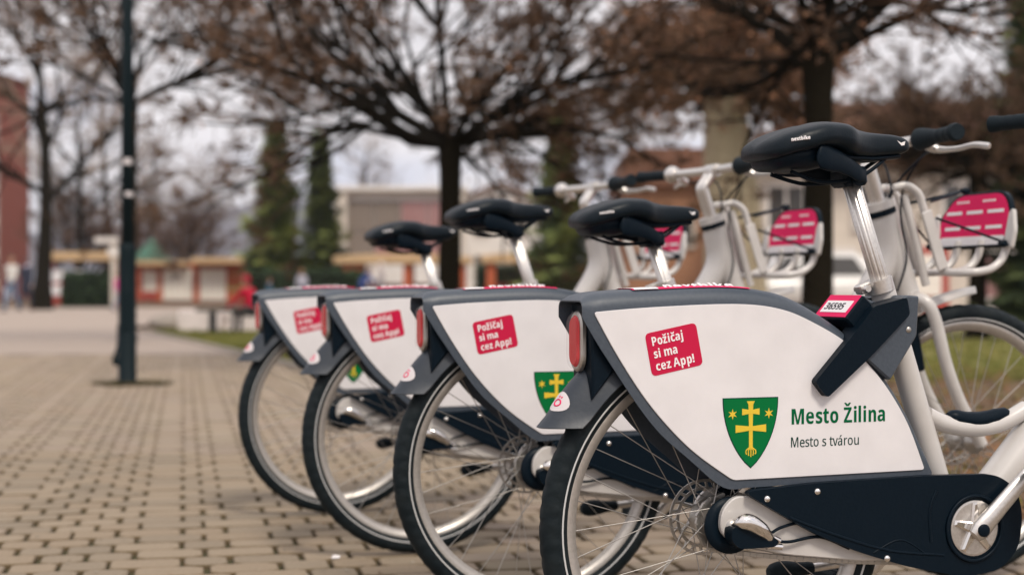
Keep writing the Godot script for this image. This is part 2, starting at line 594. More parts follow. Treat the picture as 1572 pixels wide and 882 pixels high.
func make_wheel(parent: Node3D, called: String, hub_at: Vector3, rt: float, rr: float, rear: bool):
	var w := group_node(called, parent, hub_at)
	# tyre: a round casing whose tread blocks stand proud
	var st := new_st()
	var segs := 264
	var n := 18
	var cr := 0.0235
	var rings := []
	for s in segs:
		var a := TAU * s / segs
		var ring := []
		for k in n:
			var t := TAU * k / n
			var r := cr
			var x := cos(t) * cr
			var y := sin(t) * cr * 0.98
			if x > 0.004:
				var tread := sin(66.0 * a + absf(y) * 190.0)
				var mid := sin(33.0 * a + y * 120.0)
				r += 0.0011 if tread > -0.35 else -0.0007
				if absf(y) < 0.006 and mid > 0.75: r -= 0.0016
			var rad := rt - cr - 0.0014 + cos(t) * r
			ring.append(Vector3(cos(a) * rad, sin(a) * rad, sin(t) * r * 0.98))
		rings.append(ring)
	st.set_smooth_group(1)
	for s in segs:
		var A: Array = rings[s]
		var B: Array = rings[(s + 1) % segs]
		for k in n:
			var k2 := (k + 1) % n
			quad(st, A[k], B[k], B[k2], A[k2])
	part("tyre", st, M.rubber, w)
	var band := new_st()
	for sgn in [1.0, -1.0]:
		var prof := []
		for q in [[0.0062, 0.0008], [0.0092, 0.0008], [0.0092, -0.0015], [0.0062, -0.0015]]:
			var off: float = (rr + q[0] - (rt - cr - 0.0014)) / cr
			prof.append(Vector2(rr + q[0], sgn * (cr * 0.98 * sqrt(maxf(1.0 - off * off, 0.05)) + q[1])))
		ring_lathe(band, prof, 96)
	part("reflective_band", band, M.reflective, w)
	var rim := new_st()
	ring_lathe(rim, [Vector2(rr + 0.004, 0.0125), Vector2(rr + 0.003, 0.0145), Vector2(rr - 0.006, 0.0145), Vector2(rr - 0.011, 0.0125), Vector2(rr - 0.021, 0.007), Vector2(rr - 0.023, 0.0), Vector2(rr - 0.021, -0.007), Vector2(rr - 0.011, -0.0125), Vector2(rr - 0.006, -0.0145), Vector2(rr + 0.003, -0.0145), Vector2(rr + 0.004, -0.0125), Vector2(rr - 0.004, 0.0)], 96)
	part("rim", rim, M.rim, w)
	var hub := new_st()
	var hr := 0.036 if rear else 0.030
	ring_lathe(hub, [Vector2(0.006, 0.062), Vector2(0.012, 0.060), Vector2(0.014, 0.040), Vector2(hr, 0.036), Vector2(hr, 0.032), Vector2(hr * 0.75, 0.028), Vector2(hr * 0.75, -0.028), Vector2(hr, -0.032), Vector2(hr, -0.036), Vector2(0.014, -0.040), Vector2(0.012, -0.060), Vector2(0.006, -0.062)], 24, Vector3.ZERO, false)
	part("hub", hub, M.steel, w)
	# 36 spokes, each its own piece; two shared shapes, one for each side
	var shape := []
	for side in [1.0, -1.0]:
		var sp := new_st()
		tube(sp, [Vector3(hr * 0.93, 0, side * 0.034), Vector3(rr - 0.019, 0, side * 0.003)], 0.00095, 5, false)
		sp.generate_normals()
		shape.append(sp.commit())
	for k in 36:
		var side := k % 2
		var lead := 1.0 if (k / 2) % 2 == 0 else -1.0
		var a := TAU * k / 36.0
		# from the flange, turned by 'lead' round the hub, to the rim
		var p0 := Vector3(cos(a + lead * 1.15), sin(a + lead * 1.15), 0) * hr * 0.93
		var p1 := Vector3(cos(a), sin(a), 0) * (rr - 0.019)
		var sz := 0.034 if side == 0 else -0.034
		p0.z = sz; p1.z = sz * 0.09
		var len0: float = Vector3(rr - 0.019 - hr * 0.93, 0, 0.031).length()
		var dir := (p1 - p0)
		var own := Vector3(rr - 0.019 - hr * 0.93, 0, -sz * 0.91)
		var q := Quaternion(own.normalized(), dir.normalized())
		var o := put("spoke", shape[side], M.spoke, w)
		o.transform = Transform3D(Basis(q), p0 - Basis(q) * Vector3(hr * 0.93, 0, sz)).scaled_local(Vector3.ONE)
		if absf(dir.length() - len0) > 0.0:
			var bs := Basis(q).scaled_local(Vector3(dir.length() / len0, 1, 1))
			o.transform = Transform3D(bs, p0 - bs * Vector3(hr * 0.93, 0, sz))
	# disc brake on the left
	var disc := new_st()
	ring_lathe(disc, [Vector2(0.067, -0.049), Vector2(0.067, -0.051), Vector2(0.062, -0.051), Vector2(0.062, -0.049)], 40, Vector3.ZERO, true, false)
	ring_lathe(disc, [Vector2(0.0535, -0.049), Vector2(0.0535, -0.051), Vector2(0.048, -0.051), Vector2(0.048, -0.049)], 40, Vector3.ZERO, true, false)
	for k in 22:                                   # bridges between the slots of the disc
		var a := TAU * k / 22
		tube(disc, [Vector3(cos(a) * 0.051, sin(a) * 0.051, -0.050), Vector3(cos(a + 0.10) * 0.064, sin(a + 0.10) * 0.064, -0.050)], 0.0028, 4, false, 0.4)
	for k in 6:
		var a := TAU * k / 6
		tube(disc, [Vector3(cos(a) * 0.018, sin(a) * 0.018, -0.050), Vector3(cos(a + 0.5) * 0.050, sin(a + 0.5) * 0.050, -0.050)], 0.0035, 4)
	ring_lathe(disc, [Vector2(0.022, -0.048), Vector2(0.022, -0.052), Vector2(0.012, -0.052), Vector2(0.012, -0.048)], 20, Vector3.ZERO, true, false)
	part("brake_disc", disc, M.steel, w)
	return w

func make_bike() -> Node3D:
	var b := Node3D.new()
	b.name = numbered("share_bike")
	add_child(b, true)
	make_wheel(b, "rear_wheel", Vector3(0, 0.326, 0), 0.326, 0.286, true)
	make_wheel(b, "front_wheel", Vector3(1.157, 0.344, 0), 0.344, 0.300, false)
	make_hood(b)
	make_frame(b)
	make_drive(b)
	make_saddle(b)
	make_lock(b)
	make_front(b)
	return b

func make_hood(b: Node3D):
	var st := new_st()
	var rings := []
	var us := []
	for k in 61:
		us.append(lerpf(-0.272, 0.398, k / 60.0))
	for u in us: rings.append(hood_ring(u, 0.0))
	loft(st, rings, false, false)
	var inner := []
	for u in us: inner.append(hood_ring(u, -0.0022))
	loft(st, inner, false, false)
	st.set_smooth_group(-1)                     # the rear edge of the shell
	for k in rings[0].size() - 1:
		quad(st, rings[0][k], rings[0][k + 1], inner[0][k + 1], inner[0][k])
	var hood := part("wheel_hood", st, M.hood, b)
	# white side panels with their print
	var rim := []
	for q in spline([Vector3(-0.253, 0.689, 0), Vector3(-0.15, 0.6965, 0), Vector3(0.007, 0.7015, 0), Vector3(0.094, 0.692, 0), Vector3(0.158, 0.668, 0), Vector3(0.221, 0.634, 0), Vector3(0.268, 0.593, 0), Vector3(0.308, 0.548, 0), Vector3(0.348, 0.486, 0), Vector3(0.382, 0.406, 0)], 4): rim.append(Vector2(q.x, q.y))
	var back := spline([Vector3(0.001, 0.404, 0), Vector3(-0.078, 0.459, 0), Vector3(-0.15, 0.532, 0), Vector3(-0.208, 0.613, 0), Vector3(-0.253, 0.689, 0)], 4)
	back.pop_back()
	for q in back: rim.append(Vector2(q.x, q.y))
	var outline := round_poly(rim, 0.009, 4)
	for side in [1.0, -1.0]:
		var pn := new_st()
		prism(pn, outline, 0.0547, 0.0572, 0.0006)
		var o := part("side_panel", pn, M.panel, b)
		if side < 0: o.rotation.y = 0.0
		if side < 0:
			o.scale = Vector3(1, 1, -1)
		if side > 0:
			print_on_panel(o)
	# crimson strip with white lettering over the top of the hood
	var strip := new_st()
	var sr := []
	for k in 21:
		var u := lerpf(-0.175, 0.045, k / 20.0)
		var r := hood_ring(u, 0.0012, true)
		sr.append(r.slice(6, 12))
	loft(strip, sr, false, false)
	var so := part("top_sticker", strip, M.pink, hood)
	var wb := new_st()
	var wr := []
	for k in 6:
		wr.append(hood_ring(lerpf(-0.172, -0.128, k / 5.0), 0.0020, true).slice(6, 12))
	loft(wb, wr, false, false)
	part("white_label", wb, M.white_print, hood)
	letters("lettering", "nextbike", hood, M.white_print, Vector3(-0.112, 0.7315, 0.016), 0.020, 0.13, true, Basis(Vector3(0, 0, 1), 0.018) * Basis(Vector3(1, 0, 0), -PI / 2 + 0.35))
	# tail block, lamp and mudguard under the hood
	var tb := new_st()
	prism(tb, [Vector2(-0.253, 0.700), Vector2(-0.10, 0.705), Vector2(-0.13, 0.672), Vector2(-0.205, 0.598), Vector2(-0.249, 0.545)], -0.0435, 0.0435, 0.004, true)
	part("tail_block", tb, M.black, b)
	var lamp := new_st()
	var face := Basis(Vector3(0, 1, 0), -PI / 2)          # +z of the shape looks backwards
	prism(lamp, capsule(0.0265, 0.101), 0.0, 0.009, 0.003)
	var lo := part("rear_lamp", lamp, M.steel, b)
	lo.transform = Transform3D(face, Vector3(-0.254, 0.640, 0))
	var lens := new_st()
	prism(lens, capsule(0.0205, 0.086), 0.009, 0.0135, 0.004)
	part("lens", lens, M.lens, lo)
	var cover := new_st()
	prism(cover, capsule(0.0255, 0.098), 0.0, 0.0175, 0.006)
	part("clear_cover", cover, M.clear, lo)
	var mg := new_st()
	var mrings := []
	for k in 29:
		var ring := []
		var flare := 0.006 * pow(clampf(1.0 - k / 1.6, 0, 1), 2.0)
		for j in 13:
			var t := lerpf(-1.0, 1.0, j / 12.0)
			var r := 0.313 + 0.054 * (1.0 - pow(absf(t), 2.4))
			var lip := PI - asin(0.170 / r)                        # the lower end is cut level
			var aa := lerpf(lip, deg_to_rad(52.0), k / 28.0)
			r += flare
			ring.append(Vector3(cos(aa) * r, 0.326 + sin(aa) * r, t * (0.0415 + flare * 0.6)))
		mrings.append(ring)
	loft(mg, mrings, false, false)
	var min_ := []
	for r in mrings:
		var q := []
		for p in r:
			var c := Vector3(0, 0.326, p.z * 0.94)
			q.append(c + (Vector3(p.x, p.y, p.z * 0.94) - c) * 0.992)
		min_.append(q)
	loft(mg, min_, false, false)
	for j in 12:
		quad(mg, mrings[0][j], mrings[0][j + 1], min_[0][j + 1], min_[0][j])
	for k in 28:
		quad(mg, mrings[k][12], mrings[k + 1][12], min_[k + 1][12], min_[k][12])
	var guard := part("mudguard", mg, M.guard, b)
	var ds := new_st()                              # round white sticker on the mudguard
	for ring_no in 1:
		var centre_a := deg_to_rad(144.0)
		var grid := []
		for i in 5:
			var rr := []
			for j in 20:
				var t := TAU * j / 20
				var rad := 0.0185 * i / 4.0
				var aa := centre_a + cos(t) * rad / 0.36
				var z := sin(t) * rad
				z += 0.007
				var tz := z / 0.0415
				var r := 0.313 + 0.054 * (1.0 - pow(absf(tz), 2.4)) + 0.0012
				rr.append(Vector3(cos(aa) * r, 0.326 + sin(aa) * r, z))
			grid.append(rr)
		ds.set_smooth_group(1)
		for i in 4:
			for j in 20:
				var j2 := (j + 1) % 20
				quad(ds, grid[i][j], grid[i][j2], grid[i + 1][j2], grid[i + 1][j])
	var dot := part("round_sticker", ds, M.sticker_white, guard)
	var ringm := new_st()
	var loop := []
	for j in 21:
		var t := TAU * j / 20
		var z := 0.009 + sin(t) * 0.006
		var aa := deg_to_rad(144.4) + cos(t) * 0.006 / 0.36
		var r := 0.313 + 0.054 * (1.0 - pow(z / 0.0415, 2.4)) + 0.0014
		loop.append(Vector3(cos(aa) * r, 0.326 + sin(aa) * r, z))
	tube(ringm, loop, 0.0013, 5, false)
	for z in [0.0065, 0.0115]:
		var aa := deg_to_rad(142.9)
		var r := 0.313 + 0.054 * (1.0 - pow(z / 0.0415, 2.4)) + 0.0014
		tube(ringm, [Vector3(cos(aa) * r, 0.326 + sin(aa) * r, z), Vector3(cos(aa - 0.008) * r, 0.326 + sin(aa - 0.008) * r, z)], 0.0013, 5)
	part("ring_symbol", ringm, M.pink, guard)

func capsule(r: float, h: float) -> PackedVector2Array:
	var p := PackedVector2Array()
	for v in arc_pts(Vector2(0, h * 0.5 - r), r, 0, 180, 12): p.append(v)
	for v in arc_pts(Vector2(0, -h * 0.5 + r), r, 180, 360, 12): p.append(v)
	return p

func print_on_panel(o: Node3D):
	var z := 0.0572
	var st := new_st()
	prism(st, round_poly([Vector2(-0.0475, -0.036), Vector2(0.0475, -0.036), Vector2(0.0475, 0.036), Vector2(-0.0475, 0.036)], 0.009, 5), 0.0, 0.0006)
	var sk := part("red_sticker", st, M.crimson, o)
	sk.transform = Transform3D(Basis(Vector3(0, 0, 1), deg_to_rad(11.0)), Vector3(-0.109, 0.6265, z))
	letters("lettering", "Požičaj", sk, M.white_print, Vector3(-0.039, 0.0205, 0.0010), 0.0145, 0.057)
	letters("lettering", "si ma", sk, M.white_print, Vector3(-0.039, -0.0005, 0.0010), 0.0145, 0.043)
	letters("lettering", "cez App!", sk, M.white_print, Vector3(-0.039, -0.0215, 0.0010), 0.0145, 0.071)
	# town arms: green shield, gold double cross with roots, two stars
	var sh := new_st()
	prism(sh, shield_outline(1.0), 0.0, 0.0005)
	var shield := part("shield", sh, M.dark_green_print, o)
	shield.position = Vector3(0.034, 0.543, z)
	var s2 := new_st()
	prism(s2, shield_outline(0.965), 0.0005, 0.0009)
	part("shield_field", s2, M.shield_green, shield)
	var cr := new_st()
	var q := 0.0
	var plates := [
		[Vector2(-0.0045, -0.010), Vector2(0.0045, -0.010), Vector2(0.0035, -0.052), Vector2(0.0035, -0.088), Vector2(-0.0035, -0.088), Vector2(-0.0035, -0.052)],
		[Vector2(-0.0075, -0.006), Vector2(0.0075, -0.006), Vector2(0.0040, -0.013), Vector2(-0.0040, -0.013)],
		[Vector2(-0.0165, -0.0185), Vector2(-0.004, -0.0205), Vector2(0.004, -0.0205), Vector2(0.0165, -0.0185), Vector2(0.0165, -0.0295), Vector2(0.004, -0.0275), Vector2(-0.004, -0.0275), Vector2(-0.0165, -0.0295)],
		[Vector2(-0.029, -0.0460), Vector2(-0.004, -0.0485), Vector2(0.004, -0.0485), Vector2(0.029, -0.0460), Vector2(0.029, -0.0590), Vector2(0.004, -0.0560), Vector2(-0.004, -0.0560), Vector2(-0.029, -0.0590)]]
	for k in plates.size():
		prism(cr, PackedVector2Array(plates[k]), 0.0009, 0.0012 + 0.0001 * k)
	for k in 5:                                   # the roots
		var x := (k - 2) * 0.0043
		tube(cr, [Vector3(x * 0.35, -0.085, 0.0011), Vector3(x * 1.05, -0.0895, 0.0011), Vector3(x * 1.1, -0.097 + absf(x) * 0.45, 0.0011), Vector3(x * 0.95, -0.1005 + absf(x) * 0.5, 0.0011)], 0.00125, 5, true, 0.4)
	part("double_cross", cr, M.yellow_print, shield)
	for sx in [-1.0, 1.0]:
		var star := new_st()
		var pts := PackedVector2Array()
		for k in 12:
			var a := TAU * k / 12 + PI / 2
			pts.append(Vector2(sx * 0.0345 + cos(a) * (0.0092 if k % 2 == 0 else 0.0034), -0.0275 + sin(a) * (0.0092 if k % 2 == 0 else 0.0034)))
		prism(star, pts, 0.0009, 0.0013)
		part("star", star, M.yellow_print, shield)
	letters("town_name", "Mesto Žilina", o, M.green_print, Vector3(0.110, 0.5075, z + 0.0003), 0.0265, 0.186)
	letters("slogan", "Mesto s tvárou", o, M.dark_green_print, Vector3(0.110, 0.4635, z + 0.0003), 0.0165, 0.134, false)

func shield_outline(s: float) -> PackedVector2Array:
	var p := PackedVector2Array()
	var c := Vector2(0, -0.05)
	var half := []
	for k in 13:
		var t := k / 12.0
		half.append(Vector2(0.053 * pow(1.0 - pow(t, 2.1), 0.85) if t < 1.0 else 0.0, -0.12 * t))
	for v in half: p.append(c + (v - c) * s)
	for k in range(11, -1, -1):
		var v: Vector2 = half[k]
		p.append(c + (Vector2(-v.x, v.y) - c) * s)
	return p

func make_frame(b: Node3D):
	var st := new_st()
	tube(st, [Vector3(0.478, 0.29, 0), Vector3(0.328, 0.737, 0)], 0.0225, 18)
	part("seat_tube", st, M.paint, b)
	st = new_st()
	tube(st, spline([Vector3(0.50, 0.285, 0), Vector3(0.66, 0.455, 0), Vector3(0.80, 0.615, 0), Vector3(0.885, 0.728, 0), Vector3(0.925, 0.81, 0), Vector3(0.913, 0.895, 0)], 7), 0.035, 18)
	part("down_tube", st, M.paint, b)
	st = new_st()
	tube(st, [Vector3(0.998, 0.665, 0), Vector3(0.905, 0.928, 0)], 0.034, 18)
	var head := part("head_tube", st, M.paint, b)
	st = new_st()
	tube(st, [Vector3(0.912, 0.908, 0), Vector3(0.907, 0.922, 0)], 0.0375, 18)
	part("bearing_ring", st, M.black, head)
	st = new_st()
	tube(st, [Vector3(0.907, 0.922, 0), Vector3(0.901, 0.940, 0)], 0.0385, 18)
	part("head_cap", st, M.paint, head)
	# the foot rest between seat tube and down tube, with its dark pad
	st = new_st()
	tube(st, spline([Vector3(0.425, 0.497, 0), Vector3(0.465, 0.480, 0), Vector3(0.53, 0.470, 0), Vector3(0.59, 0.478, 0), Vector3(0.645, 0.502, 0)], 6), 0.0165, 14)
	var fr := part("foot_rest", st, M.paint, b)
	st = new_st()
	tube(st, spline([Vector3(0.470, 0.494, 0), Vector3(0.535, 0.484, 0), Vector3(0.605, 0.497, 0)], 6), [0.006, 0.012, 0.015, 0.015, 0.015, 0.016, 0.016, 0.016, 0.015, 0.015, 0.013, 0.012, 0.006], 12)
	part("pad", st, M.black, fr)
	for s in [1.0, -1.0]:
		st = new_st()
		prism(st, round_poly([Vector2(-0.020, 0.352), Vector2(0.005, 0.378), Vector2(0.05, 0.372), Vector2(0.30, 0.300), Vector2(0.46, 0.275), Vector2(0.46, 0.245), Vector2(0.25, 0.252), Vector2(0.10, 0.272), Vector2(0.0, 0.298), Vector2(-0.022, 0.318)], 0.02, 4), 0.046, 0.056, 0.002)
		var cs := part("chain_stay", st, M.paint, b)
		cs.scale = Vector3(1, 1, s)
	st = new_st()
	tube(st, [Vector3(0.327, 0.722, 0), Vector3(0.320, 0.744, 0)], 0.0275, 18)
	box(st, Vector3(0.292, 0.728, 0), Vector3(0.026, 0.018, 0.02), Basis(Vector3(0, 0, 1), 0.33), 0.003)
	tube(st, [Vector3(0.289, 0.727, -0.018), Vector3(0.289, 0.727, 0.022)], 0.006, 8)
	part("seat_clamp", st, M.alu, b)

func make_drive(b: Node3D):
	# chain guard
	var st := new_st()
	var outline := round_poly([Vector2(0.012, 0.386), Vector2(0.15, 0.3945), Vector2(0.38, 0.3975), Vector2(0.522, 0.394), Vector2(0.566, 0.366), Vector2(0.579, 0.318), Vector2(0.570, 0.258), Vector2(0.53, 0.222), Vector2(0.453, 0.214), Vector2(0.331, 0.241), Vector2(0.24, 0.270), Vector2(0.149, 0.308), Vector2(0.07, 0.352)], 0.022, 5)
	prism(st, outline, 0.058, 0.0735, 0.005)
	var g := part("chain_guard", st, M.black, b)
	# raised ribs in the guard
	st = new_st()
	tube(st, spline([Vector3(0.10, 0.338, 0.0735), Vector3(0.20, 0.300, 0.0735), Vector3(0.30, 0.270, 0.0735), Vector3(0.41, 0.256, 0.0735)], 6), 0.0028, 6, true, 0.5)
	tube(st, spline([Vector3(0.395, 0.372, 0.0735), Vector3(0.380, 0.335, 0.0735), Vector3(0.383, 0.28, 0.0735)], 6), 0.0032, 6, true, 0.5)
	tube(st, spline([Vector3(0.265, 0.268, 0.0735), Vector3(0.32, 0.288, 0.0735), Vector3(0.37, 0.262, 0.0735)], 6), 0.0018, 5, true, 0.5)
	part("rib", st, M.black, g)
	st = new_st()
	ring_lathe(st, [Vector2(0.0615, 0.0735), Vector2(0.060, 0.0775), Vector2(0.0555, 0.0775), Vector2(0.0535, 0.0737)], 40, Vector3(0.474, 0.300, 0))
	part("collar", st, M.black, g)
	for p in [Vector2(0.057, 0.372), Vector2(0.154, 0.380), Vector2(0.293, 0.257)]:
		st = new_st()
		ring_lathe(st, [Vector2(0, 0.0775), Vector2(0.0035, 0.0770), Vector2(0.0058, 0.0750), Vector2(0.0062, 0.0735)], 14, Vector3(p.x, p.y, 0), false)
		part("bolt", st, M.chrome, g)
	# chain wheel: a polished star behind the crank
	var cw := new_st()
	ring_lathe(cw, [Vector2(0, 0.0750), Vector2(0.046, 0.0750), Vector2(0.0495, 0.0744), Vector2(0.050, 0.0735)], 40, Vector3(0.474, 0.300, 0), false, false)
	var wheel := part("chain_wheel", cw, M.alu, b)
	for k in 5:
		cw = new_st()
		var a := TAU * k / 5 + 0.35
		var d := Vector2(cos(a), sin(a))
		var nrm := Vector2(-d.y, d.x)
		var poly := PackedVector2Array([d * 0.008 + nrm * 0.010, d * 0.008 - nrm * 0.010, d * 0.046 - nrm * 0.0045, d * 0.046 + nrm * 0.0045])
		prism(cw, poly, 0.0752, 0.081, 0.003)
		var arm := part("spider_arm", cw, M.chrome, wheel)
		arm.position = Vector3(0.474, 0.300, 0)
	# cranks and pedals
	var dirn := Vector3(0.735, 0.678, 0)
	for s in [1.0, -1.0]:
		var c := new_st()
		var root := Vector3(0.474, 0.300, s * 0.090)
		tube(c, [root - dirn * s * 0.016, root, root + dirn * s * 0.03, root + dirn * s * 0.172, root + dirn * s * 0.186], [0.013, 0.0195, 0.0175, 0.0125, 0.010], 16, true, 0.62)
		var crank := part("crank", c, M.alu, b)
		c = new_st()
		ring_lathe(c, [Vector2(0, 0.0135), Vector2(0.009, 0.0135), Vector2(0.0115, 0.0125), Vector2(0.0115, 0.0)], 16, Vector3.ZERO, false)
		var cap := part("dust_cap", c, M.black, crank)
		cap.position = root
		cap.scale = Vector3(1, 1, s)
		var pd: Vector3 = root + dirn * s * 0.172 + Vector3(0, 0, s * 0.065)
		c = new_st()
		box(c, pd, Vector3(0.095, 0.024, 0.085), Basis.IDENTITY, 0.005)
		tube(c, [pd - Vector3(0, 0, s * 0.065), pd], 0.006, 8)
		for k in 5:
			box(c, pd + Vector3((k - 2) * 0.018, 0, 0), Vector3(0.006, 0.030, 0.075), Basis.IDENTITY, 0.0015)
		part("pedal", c, M.black_matt, b)
	# rear sprocket with its dark cover, chain, gear box on the axle end, cables
	st = new_st()
	var teeth := []
	for k in 38:
		var a := TAU * k / 38
		teeth.append(Vector2(cos(a), sin(a)) * (0.0490 if k % 2 == 0 else 0.0440))
	prism(st, PackedVector2Array(teeth), 0.0175, 0.0205)
	var sp := part("sprocket", st, M.steel, b)
	sp.position = Vector3(0, 0.326, 0)
	st = new_st()
	ring_lathe(st, [Vector2(0.020, 0.030), Vector2(0.042, 0.033), Vector2(0.0485, 0.039), Vector2(0.0485, 0.0450), Vector2(0.020, 0.0455)], 32, Vector3.ZERO, true)
	var cv := part("cover", st, M.black, sp)
	cv.position = Vector3(0.004, 0.0, 0)
	st = new_st()
	for k in 6:
		var a := TAU * k / 6
		tube(st, [Vector3(cos(a) * 0.020, sin(a) * 0.020, 0.019), Vector3(cos(a) * 0.040, sin(a) * 0.040, 0.019)], 0.004, 6)
	part("spider", st, M.chrome, sp)
	var link := new_st()
	prism(link, round_poly([Vector2(-0.0085, -0.004), Vector2(0.0085, -0.004), Vector2(0.0085, 0.004), Vector2(-0.0085, 0.004)], 0.0039, 3), -0.0032, 0.0032, 0.0006, true)
	tube(link, [Vector3(-0.0062, 0, -0.0042), Vector3(-0.0062, 0, 0.0042)], 0.0018, 6)
	link.generate_normals()
	var lm := link.commit()
	var chain := group_node("chain", b)
	var cpts := []
	for k in 9:
		var a := deg_to_rad(lerpf(95, 262, k / 8.0))
		cpts.append(Vector2(cos(a) * 0.0475, 0.326 + sin(a) * 0.0475))
	for k in range(1, 30):
		var t := k / 29.0
		cpts.append(Vector2(lerpf(-0.0065, 0.40, t), lerpf(0.2790, 0.237, t) - 0.006 * sin(t * PI)))
	var run := 0.0
	for k in cpts.size() - 1:
		var seg: Vector2 = cpts[k + 1] - cpts[k]
		while run < seg.length():
			var p: Vector2 = cpts[k] + seg.normalized() * run
			var o := put("chain_link", lm, M.steel, chain)
			o.transform = Transform3D(Basis(Vector3(0, 0, 1), seg.angle()), Vector3(p.x, p.y, lerpf(0.019, 0.040, clampf(p.x / 0.4, 0, 1))))
			run += 0.0127
		run -= seg.length()
	st = new_st()
	prism(st, round_poly([Vector2(-0.020, 0.004), Vector2(0.040, -0.004), Vector2(0.070, -0.026), Vector2(0.060, -0.034), Vector2(-0.006, -0.034), Vector2(-0.022, -0.018)], 0.010, 4), 0.056, 0.083, 0.005)
	var gb := part("gear_box", st, M.black, b)
	gb.position = Vector3(0.006, 0.326, 0)
	st = new_st()
	tube(st, spline([Vector3(-0.012, 0.008, 0.078), Vector3(0.010, 0.010, 0.080), Vector3(0.036, -0.004, 0.080), Vector3(0.058, -0.024, 0.076)], 5), [0.004, 0.008, 0.0115, 0.0135, 0.0145, 0.015, 0.015, 0.015, 0.0145, 0.014, 0.0135, 0.012, 0.010, 0.009, 0.007, 0.004], 14)
	part("box_lid", st, M.chrome, gb)
	st = new_st()
	tube(st, [Vector3(0.060, -0.020, 0.074), Vector3(0.074, -0.026, 0.072)], 0.006, 10)
	tube(st, [Vector3(0.050, -0.034, 0.072), Vector3(0.080, -0.037, 0.070)], 0.0055, 10)
	part("cable_barrel", st, M.chrome, gb)
	st = new_st()
	tube(st, spline([Vector3(0.060, -0.012, 0.072), Vector3(0.085, -0.004, 0.066), Vector3(0.13, 0.000, 0.062), Vector3(0.20, -0.02, 0.06)], 6), 0.0028, 7)
	tube(st, spline([Vector3(0.074, -0.027, 0.071), Vector3(0.10, -0.030, 0.066), Vector3(0.16, -0.026, 0.062), Vector3(0.22, -0.05, 0.058)], 6), 0.0028, 7)
	part("cable", st, M.black, gb)
	# folded kickstand on the left
	st = new_st()
	tube(st, spline([Vector3(0.43, 0.235, -0.055), Vector3(0.34, 0.222, -0.085), Vector3(0.235, 0.212, -0.095)], 5), 0.0085, 10)
	box(st, Vector3(0.43, 0.236, -0.04), Vector3(0.05, 0.03, 0.03), Basis.IDENTITY, 0.004)
	var ks := part("kickstand", st, M.alu, b)
	st = new_st()
	tube(st, spline([Vector3(0.245, 0.213, -0.095), Vector3(0.215, 0.211, -0.096), Vector3(0.185, 0.210, -0.097), Vector3(0.155, 0.208, -0.098)], 3), [0.010, 0.012, 0.013, 0.014, 0.016, 0.018, 0.019, 0.019, 0.016, 0.010], 10)
	part("rubber_foot", st, M.black_matt, ks)
	# brake caliper over the rear disc
	st = new_st()
	box(st, Vector3(0.045, 0.37, -0.055), Vector3(0.04, 0.03, 0.028), Basis(Vector3(0, 0, 1), 0.6), 0.005)
	part("brake_caliper", st, M.black, b)

